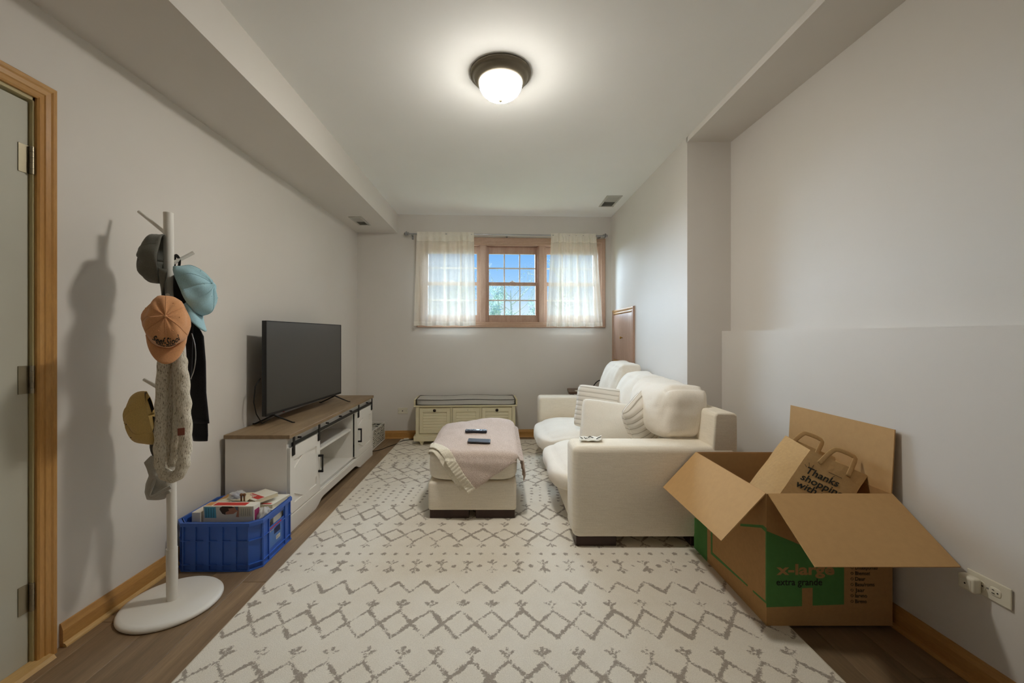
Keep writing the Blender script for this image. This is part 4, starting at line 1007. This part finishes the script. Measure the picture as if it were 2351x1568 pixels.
for i, ts_ in ((0, (0, .155, .36, .57, .78, 1)), (1, (0, 1)), (2, (.0, .2, .8, 1)), (3, (0, 1)), (4, (0, .25, .5, .75, 1)), (6, (0, .25, .5, .75, 1))):
    a, b = oc[i], oc[(i+1) % 8]; d = Vector((b[0]-a[0], b[1]-a[1], 0)); L_ = d.length; d.normalize(); n_ = Vector((d.y, -d.x, 0))
    for t in ts_:
        w_ = .014 if i in (0, 4, 6) and 0 < t < 1 else .004
        c = Vector((*lerp(a, b, t), 0)); p = [c-d*w_, c+d*w_, c+d*w_+n_*.006, c-d*w_+n_*.006]
        build('rib', MB().prism([(q_.x, q_.y) for q_ in p], .004, GH-.016), M_blue, cr_)
lbx = GX1+.001; lab_ = build('product_label', MB().box(lbx-.0015, lbx+.0006, 2.175, 2.300, .055, .162), plain('blue_label', (84, 124, 190), .5), cr_, label='printed paper label with barcode')
build('label_print', MB().box(lbx+.0005, lbx+.001, 2.176, 2.299, .150, .161), M_red, lab_)
navy = plain('navy_print', (34, 44, 84), .6)
build('label_line', MB().box(lbx+.0005, lbx+.001, 2.178, 2.24, .142, .148), M_paper, lab_)
build('barcode_field', MB().box(lbx+.0005, lbx+.001, 2.245, 2.285, .074, .094), M_paper, lab_)
build('label_picture', MB().box(lbx+.0005, lbx+.0011, 2.225, 2.285, .112, .144), navy, lab_)
for y_ in (2.25, 2.256, 2.263, 2.27, 2.278): build('barcode_line', MB().box(lbx+.001, lbx+.0013, y_, y_+.0022, .076, .092), navy, lab_)
# toy box
tb = thing('product_box', 'white product box with face picture and cyan panel in blue crate', 'box', (-1.42, 2.18, .006))
tx0, tx1, ty0, ty1, tz0, tz1 = -1.556, -1.290, 2.155, 2.215, .135, .293
build('carton', MB().box(tx0, tx1, ty0, ty1, .0065, tz1, .0008, 1), M_paper, tb)
def fpoly(pts, mat, nm, h=.0006):
    # pts in crop px of the front face (x 625..1350 , y 500..735)
    q_ = [(tx0+(tx1-tx0)*(x-628)/(1352-628), tz1-(tz1-.232)*(y-500)/235) for x, y in pts]
    build(nm, MB().prism(q_, ty0-h, ty0+.0005, 'y'), mat, tb)
skin = plain('skin_print', (196, 138, 112), .7); hair = plain('brown_print', (74, 58, 48), .7)
fpoly([(645, 516), (808, 516), (818, 735), (652, 735)], M_cyan, 'printed_panel')
for i in range(4): fpoly([(668+i*36, 540), (672+i*36, 540), (676+i*36, 728), (672+i*36, 728)], M_ink, 'printed_line', .0009)
fpoly([(975, 545), (1075, 505), (1105, 560), (1120, 600), (1060, 655), (955, 668), (950, 620), (985, 595)], skin, 'face_print')
fpoly([(870, 530), (905, 500), (1040, 503), (1075, 530), (985, 548), (1003, 585), (950, 622), (950, 672), (905, 650), (866, 570)], hair, 'hair_print', .0010)
fpoly([(1080, 505), (1140, 510), (1142, 720), (1100, 715), (1118, 600)], skin, 'hand_print')
fpoly([(1078, 505), (1130, 508), (1130, 590), (1108, 575)], plain('grey_print', (110, 118, 128), .7), 'shirt_print', .0010)
fpoly([(1140, 512), (1330, 512), (1332, 706), (1146, 710)], M_cream_paper, 'text_panel', .0011)
for i in range(5): fpoly([(1175+i*30, 545), (1178+i*30, 545), (1180+i*30, 690), (1177+i*30, 690)], M_ink, 'printed_line', .0014)
build('top_print', MB().box(tx0+.045, tx1-.05, ty0+.010, ty1-.012, tz1-.0005, tz1+.0008), M_red, tb)
build('top_print', MB().box(tx0+.005, tx0+.038, ty0+.008, ty1-.008, tz1-.0005, tz1+.0007), plain('tan_print', (206, 150, 96), .7), tb)
build('side_print', MB().box(tx1-.0005, tx1+.0008, ty0+.008, ty1-.010, .19, .27), plain('magenta_print', (170, 62, 110), .7), tb)
wb_ = build('carton', MB().box(-1.612, -1.566, 2.15, 2.24, .0065, .262, .0008, 1), M_paper, None); origin_to(wb_, (-1.59, 2.19, .0065)); tag(wb_, 'small plain white carton left of the product box in crate', 'carton')
cb_ = build('carton', MB().box(-1.60, -1.36, 2.25, 2.42, .0065, .255, .001, 1), M_card, None); origin_to(cb_, (-1.48, 2.33, .0065)); tag(cb_, 'brown carton at the back of the blue crate under papers', 'carton')
cb2 = build('carton', MB().box(-1.35, -1.238, 2.25, 2.42, .0065, .235, .001, 1), M_paper, None); origin_to(cb2, (-1.29, 2.33, .0065)); tag(cb2, 'white carton in the right back corner of blue crate', 'carton')
mg = thing('paperback_book', 'white paperback with red band title on top of the crate pile', 'book', (-1.36, 2.34, .262)); mg.rotation_euler = (R(4), R(-6), R(-38))
bl('pages', MB().box(-.082, .082, -.06, .06, .001, .020), M_cream_paper, mg); bl('cover', MB().box(-.084, .084, -.062, .062, .020, .0215).box(-.084, .084, -.062, .062, 0, .001), M_paper, mg)
bl('title_band', MB().box(-.080, .080, -.045, -.010, .0213, .0222), M_red, mg, label='red title band')
mb = text_mb('PULSE', .030, Matrix.Translation((-.07, -.040, .0226)), .0002, bold=.0006); bl('lettering', mb, M_paper, mg)
b2 = thing('notebook', 'white hardcover notebook lying in the right corner of crate', 'book', (-1.285, 2.345, .236)); b2.rotation_euler = (0, R(-3), R(-8))
bl('pages', MB().box(-.045, .045, -.075, .075, .001, .016), M_cream_paper, b2); bl('cover', MB().box(-.046, .046, -.077, .077, .016, .018).box(-.046, .046, -.077, .077, 0, .001), M_paper, b2)
bl('title_band', MB().box(-.03, .03, -.07, -.055, .0178, .0186), M_red, b2, label='thin red line')
pr_ = build('loose_sheet', MB().sheet([[Vector((-1.58+.19*j/12, 2.26+.13*i/8, .258+.022*math.sin(j/12*2.2)+.006*math.sin(i*.7))) for j in range(13)] for i in range(9)], .0008), M_cream_paper, None, smooth=True); origin_to(pr_, (-1.49, 2.32, .257)); tag(pr_, 'curled cream sheet of paper on the crate pile', 'paper')
kk = NT('clear_plastic'); kk.col((.86, .86, .84, 1)).set(.2, 0, .5); kk.b.inputs['Transmission Weight'].default_value = .0; kk.b.inputs['Alpha'].default_value = .45; kk.bump(kk.noise(40, kk.coords(), 4), .8, .006); M_poly = kk.m
for nm, lb, c, r, sd_, cont in (('plastic_bag', 'clear plastic bag of blue bits on crate pile', (-1.47, 2.30, .29), (.05, .035, .026), 3, (70, 96, 150)), ('plastic_bag', 'clear plastic bag of grey bits right of product box', (-1.262, 2.20, .215), (.030, .042, .05), 8, (120, 116, 108))):
    t = thing(nm, lb, 'bag', (c[0], c[1], c[2]-r[2])); build('film', MB().blob(c, r, 4, .35, 8, sd_), M_poly, t, smooth=True)
    build('contents', MB().blob(c, [q_*.7 for q_ in r], 3, .3, 8, sd_), plain('bits', cont, .6, var=.4, sc_=90), t, smooth=True)
for i, dx in enumerate((0, .016)):
    pg = build('wooden_peg', MB().tube([(-1.405+dx, 2.235, .262), (-1.405+dx-.002, 2.238, .318)], .0045, 8).lathe([(0, 0), (.007, .002), (.0085, .008), (.006, .014), (0, .016)], 12, Matrix.Translation((-1.407+dx, 2.238, .314))), plain('brown_wood', (120, 84, 50), .5), None, auto=50)
    origin_to(pg, (-1.405+dx, 2.235, .262)); tag(pg, ('left' if i == 0 else 'right')+' one of two small brown wooden pegs in crate', 'peg')

# ------------------------------------------------------------ coat rack and what hangs on it
CRX, CRY = -1.447, 1.815
def PH(px, py, Y): return P(px, py, Y-.040)
rk = thing('coat_rack', 'white steel coat rack with angled pegs and round base', 'coat rack', (CRX, CRY, 0))
MR = Matrix.Translation((CRX, CRY, 0))
build('base', MB().lathe([(.0, .001), (.186, .001), (.190, .005), (.190, .012), (.184, .019), (.170, .022), (0, .024)], 64, MR), M_rackwhite, rk, auto=60)
build('sleeve', MB().tube([(CRX, CRY, .02), (CRX-.002, CRY, .250)], .0215, 24), M_rackwhite, rk, auto=40)
ptop = Vector((-1.450, 1.797, 1.730)); pb_ = Vector((CRX, CRY, .2))
build('pole', MB().tube([pb_, ptop], .0185, 24), M_rackwhite, rk, auto=40)
def pole(z): t = (z-.2)/(1.730-.2); return pb_*(1-t)+ptop*t
def peg(z, d, L):
    a = pole(z); b = a+Vector(d).normalized()*L; build('peg', MB().tube([a, b], .0075, 14), M_rackwhite, rk, auto=40); return b
pg1 = peg(1.630, (-.75, -.02, .62), .165); pg2 = peg(1.32, (.5, -.72, .42), .10); pg3 = peg(1.50, (.55, .45, .55), .11); pg4 = peg(.93, (-.80, -.05, .5), .13); pg5 = peg(1.14, (.45, -.75, .5), .10); pg6 = peg(1.30, (.6, .2, .5), .10)
def cotton(n_, c, **k_): return fabric(n_, c, [x_*.88 for x_ in c], 500, .25, **k_)
def cap(lab, O, U, Fd, a, b, h, mat, bmat=None, brim=.07, seed=0, group='caps hung on the coat rack', dent=.012, squash=None):
    O = Vector(O); U = Vector(U).normalized(); Fd = Vector(Fd); Fd = (Fd-U*Fd.dot(U)).normalized(); Sd = Fd.cross(U)
    t = thing('baseball_cap', lab, 'cap', O, 0, group); n1, n2 = 48, 14
    def cp_(th, ph):
        ca, cb2_ = math.cos(th), math.sin(th); r = math.cos(ph)**.85; z = math.sin(ph)**.9
        seam = 1-.018*max(0, math.cos(6*th))**8*math.cos(ph)
        d = dent*noise.noise(Vector((ca*1.6+seed, cb2_*1.6, z*2)))
        return O+Sd*(a*ca*r*seam+d*ca)+Fd*(b*cb2_*r*seam+d*cb2_)+U*(h*z*seam+d*z)
    g = [[cp_(2*math.pi*j/n1, math.pi/2*i/n2*.999) for j in range(n1+1)] for i in range(n2+1)]
    o = build('crown', MB().sheet(g, 0), mat, t, smooth=True); md = o.modifiers.new('s', 'SOLIDIFY'); md.thickness = .003
    for j in range(6):
        th = 2*math.pi*j/6+math.pi/6
        build('seam', MB().tube([cp_(th, R(x_))+U*.0008 for x_ in range(2, 88, 6)], .0011, 5), mat, t, smooth=True)
        if 1: c_ = cp_(2*math.pi*(j+.5)/6+math.pi/6, R(58)); build('eyelet', MB().blob(c_, (.0028, .0028, .0028), 1), bmat or mat, t)
    rows = []
    for i in range(7):
        v = i/6; row = []
        for j in range(25):
            th = R(28)+R(124)*j/24; e = math.sin((j/24)*math.pi)**.6
            q0 = .92+.08*min(1, v*6); c_ = O+Sd*a*math.cos(th)*(q0+.02*v)+Fd*(b*q0*math.sin(th)+brim*v*e)+U*(-.002-.030*v*v*0-.022*(math.cos(th)**2)*v*1.6-.006*v)
            row.append(c_)
        rows.append(row)
    o = build('brim', MB().sheet(rows, 0), bmat or mat, t, smooth=True); md = o.modifiers.new('s', 'SOLIDIFY'); md.thickness = .004
    build('top_button', MB().blob(O+U*h*1.0, (.006, .006, .006), 2), mat, t, smooth=True)
    sw = [O+Sd*a*.93*math.cos(x_)+Fd*b*.93*math.sin(x_)+U*.000 for x_ in [2*math.pi*q_/40 for q_ in range(41)]]
    build('sweatband', MB().sheet([[p+U*.0 for p in sw], [p+U*.012 for p in sw]], 0), M_blackpl if bmat else mat, t)
    t['_'] = 0; del t['_']
    return t, cp_, (O, U, Fd, Sd)
Oc = PH(383, 740, 1.70)
oc_, ocp, (oO, oU, oF, oS) = cap('orange cap with dark script lettering on the coat rack', Oc, (.60, -.80, .22), (0.0, 0, -1), .074, .108, .100, cotton('orange_cotton', (224, 164, 116)), None, .062, 2)
# script on the front of the crown, wrapped around it
for s_, size, zz, off in (('Seef-Siool', .030, .46, -.060), ('Explorer Division', .011, .36, -.042)):
    def warp(v, size=size, zz=zz, off=off):
        L0 = .074*1.25; ang = math.pi/2+(v.x+off)/L0; ph = math.asin(max(.02, min(.95, zz+v.y/.085)))
        p = ocp(ang, ph); q_ = (p-oO).normalized(); return p+q_*(.0018+v.z)
    mb = text_mb(s_, size, None, .0002, shear=.3, warp=warp, bold=.0004); build('lettering', mb, M_ink, oc_, label='dark script lettering')
Ob = PH(433, 670, 1.82)
cap('light blue cap with its bill pointing down on coat rack', Ob, (.80, .22, .36), (.34, .10, -.93), .078, .118, .098, cotton('light_blue_cotton', (168, 208, 220)), None, .066, 5)
Ot = PH(350, 957, 1.80)
cap('mustard tan cap hanging lowest on the coat rack', Ot, (-.80, -.50, -.18), (.16, .1, -.95), .080, .116, .088, cotton('mustard_cotton', (212, 182, 116)), cotton('charcoal_cotton', (74, 72, 70)), .045, 9)
Og = PH(374, 595, 1.81)
cap('grey faded cap on the topmost left peg of coat rack', Og, (-.82, -.40, .05), (.10, 0, -.97), .078, .112, .078, cotton('grey_cotton', (112, 112, 104)), None, .055, 13)
# black buckle strap
bs_ = build('buckle_strap', MB().tube(smooth_path([PH(*p, 1.86) for p in ((399, 622), (401, 600), (402, 585), (408, 588), (413, 598), (411, 612), (405, 626), (400, 632))], 2), .0065, 8, flat=.35), M_black, None, smooth=True)
origin_to(bs_, PH(400, 632, 1.86)); tag(bs_, 'small black strap loop with buckle at top of coat rack', 'strap')
# black garment
M_blk = fabric('black_fleece', (34, 33, 36), (24, 23, 26), 300, .3)
gm = thing('black_hoodie', 'black garment with long sleeve hanging down behind the scarf', 'garment', PH(455, 1010, 1.86))
def ribbon(rows, Y0_, Y1_, th, nm, mat, par, n=10, wob=.006):
    # rows: (y, xl, xr) in px; a flattened closed loft with depth
    vs = []; fs = []; k_ = len(rows); N = 2*n
    for i, (y, xl, xr) in enumerate(rows):
        Y = Y0_+(Y1_-Y0_)*i/(k_-1)
        for j in range(N):
            a = 2*math.pi*j/N; u = .5-.5*math.cos(a); p = PH(xl+(xr-xl)*u, y, Y); d = math.sin(a)
            rad = Vector((.62, -.78, 0)); p += rad*(th*(abs(d)**.6)*(1 if d > 0 else -1))+rad*wob*noise.noise(p*18); vs.append(p)
    for i in range(k_-1):
        for j in range(N): fs.append((i*N+j, i*N+(j+1) % N, (i+1)*N+(j+1) % N, (i+1)*N+j))
    fs += [tuple(range(N))[::-1], tuple(range((k_-1)*N, k_*N))]
    return build(nm, MB().add(vs, fs), mat, par, smooth=True)
def interp(keys, n=24):
    ys_ = np.linspace(keys[0][0], keys[-1][0], n); a = np.array(keys); return [(y, float(np.interp(y, a[:, 0], a[:, 1])), float(np.interp(y, a[:, 0], a[:, 2]))) for y in ys_]
ribbon(interp([(632, 398, 412), (660, 397, 424), (700, 400, 438), (740, 410, 450), (770, 424, 468), (830, 430, 473), (900, 434, 474), (971, 438, 481)], 30), 1.84, 1.87, .018, 'sleeve', M_blk, gm)
ribbon(interp([(966, 440, 477), (1000, 441, 478), (1012, 443, 477)], 8), 1.87, 1.87, .014, 'cuff', M_blk, gm)
ribbon(interp([(740, 424, 444), (800, 427, 443), (850, 430, 441), (872, 434, 440)], 16), 1.80, 1.80, .010, 'lapel', M_blk, gm)
build('zipper', MB().tube(smooth_path([PH(*p, 1.785) for p in ((440, 765), (448, 790), (450, 820), (446, 850), (438, 870))], 2), .0018, 6), M_steel, gm, smooth=True, label='silver zipper edge')
# knitted scarf
k = NT('speckled_knit'); n1 = k.noise(1, k.coords((260, 260, 70)), 3, .7); n2 = k.noise(16, k.coords(), 2)
k.col(k.ramp(n1, [(.30, lin(52, 46, 40)), (.40, lin(206, 196, 174)), (.55, lin(238, 231, 216))])).set(.95, 0, .1); k.bump(n1, .9, .006); M_scarf = k.m
sf = thing('knitted_scarf', 'chunky cream scarf flecked with black looped over coat rack', 'scarf', PH(397, 1110, 1.76))
def loopscarf(pts, Y, r, nm, sd):
    pth = smooth_path([PH(x_, y_, Y+(.0 if len(p_) < 3 else p_[2])) for p_ in pts for x_, y_ in [p_[:2]]], 3)
    n_ = len(pth); N = 16; vs = []; fs = []; m = MB(); m.tube(pth, r, N, up=(.6, -.8, 0))
    out = []
    for i in range(n_):
        c = pth[i]
        for j in range(N):
            p = Vector(m.v[i*N+j]); d = p-c; tw = math.sin(2*(2*math.pi*j/N)+i*.9)*.07+math.sin(i*1.3)*.02+.10*noise.noise(p*26+Vector((sd, 0, 0)))
            out.append(tuple(c+d*(1+tw)))
    m.v = out; return build(nm, m, M_scarf, sf, smooth=True)
loopscarf([(384, 790, .0), (377, 830), (373, 880), (372, 940), (370, 1000), (368, 1050), (374, 1085), (393, 1098), (415, 1088), (424, 1055), (426, 1000), (424, 940), (421, 880), (415, 830), (404, 790)], 1.765, .0235, 'outer_loop', 1)
loopscarf([(388, 795), (391, 830), (393, 880), (390, 940), (387, 1000), (385, 1045), (393, 1068), (403, 1050), (406, 1000), (410, 940), (408, 880), (404, 830), (399, 795)], 1.79, .0185, 'inner_loop', 4)
build('leather_tag', MB().box(-.012, .012, -.002, .002, -.015, .015, .001, 1, M=Matrix.Translation(PH(416, 991, 1.728)) @ Matrix.Rotation(R(38), 4, 'Z')), plain('brown_leather', (112, 58, 38), .6), sf, label='small brown leather tag')
# grey cloth under the tan cap
M_gcl = cotton('light_grey_cotton', (186, 184, 176)); 
gc = thing('grey_cloth', 'light grey crumpled cloth hanging low behind the scarf', 'cloth', PH(365, 1140, 1.83))
ribbon(interp([(1048, 345, 372), (1062, 330, 368), (1074, 336, 366), (1090, 342, 372), (1112, 334, 384), (1130, 332, 394), (1146, 336, 380)], 30), 1.82, 1.84, .022, 'cloth', M_gcl, gc, wob=.03)
build('tie', MB().tube(smooth_path([PH(*p, 1.81) for p in ((366, 1050), (360, 1085), (350, 1115), (340, 1138), (352, 1142), (372, 1128), (392, 1118))], 2), .008, 8, flat=.3), M_gcl, gc, smooth=True)
build('strap', MB().tube(smooth_path([PH(*p, 1.83) for p in ((372, 905), (366, 960), (352, 1005), (348, 1030), (362, 1056))], 2), .012, 8, flat=.3), cotton('dark_grey_webbing', (84, 82, 76)), gc, smooth=True, label='dark grey strap')
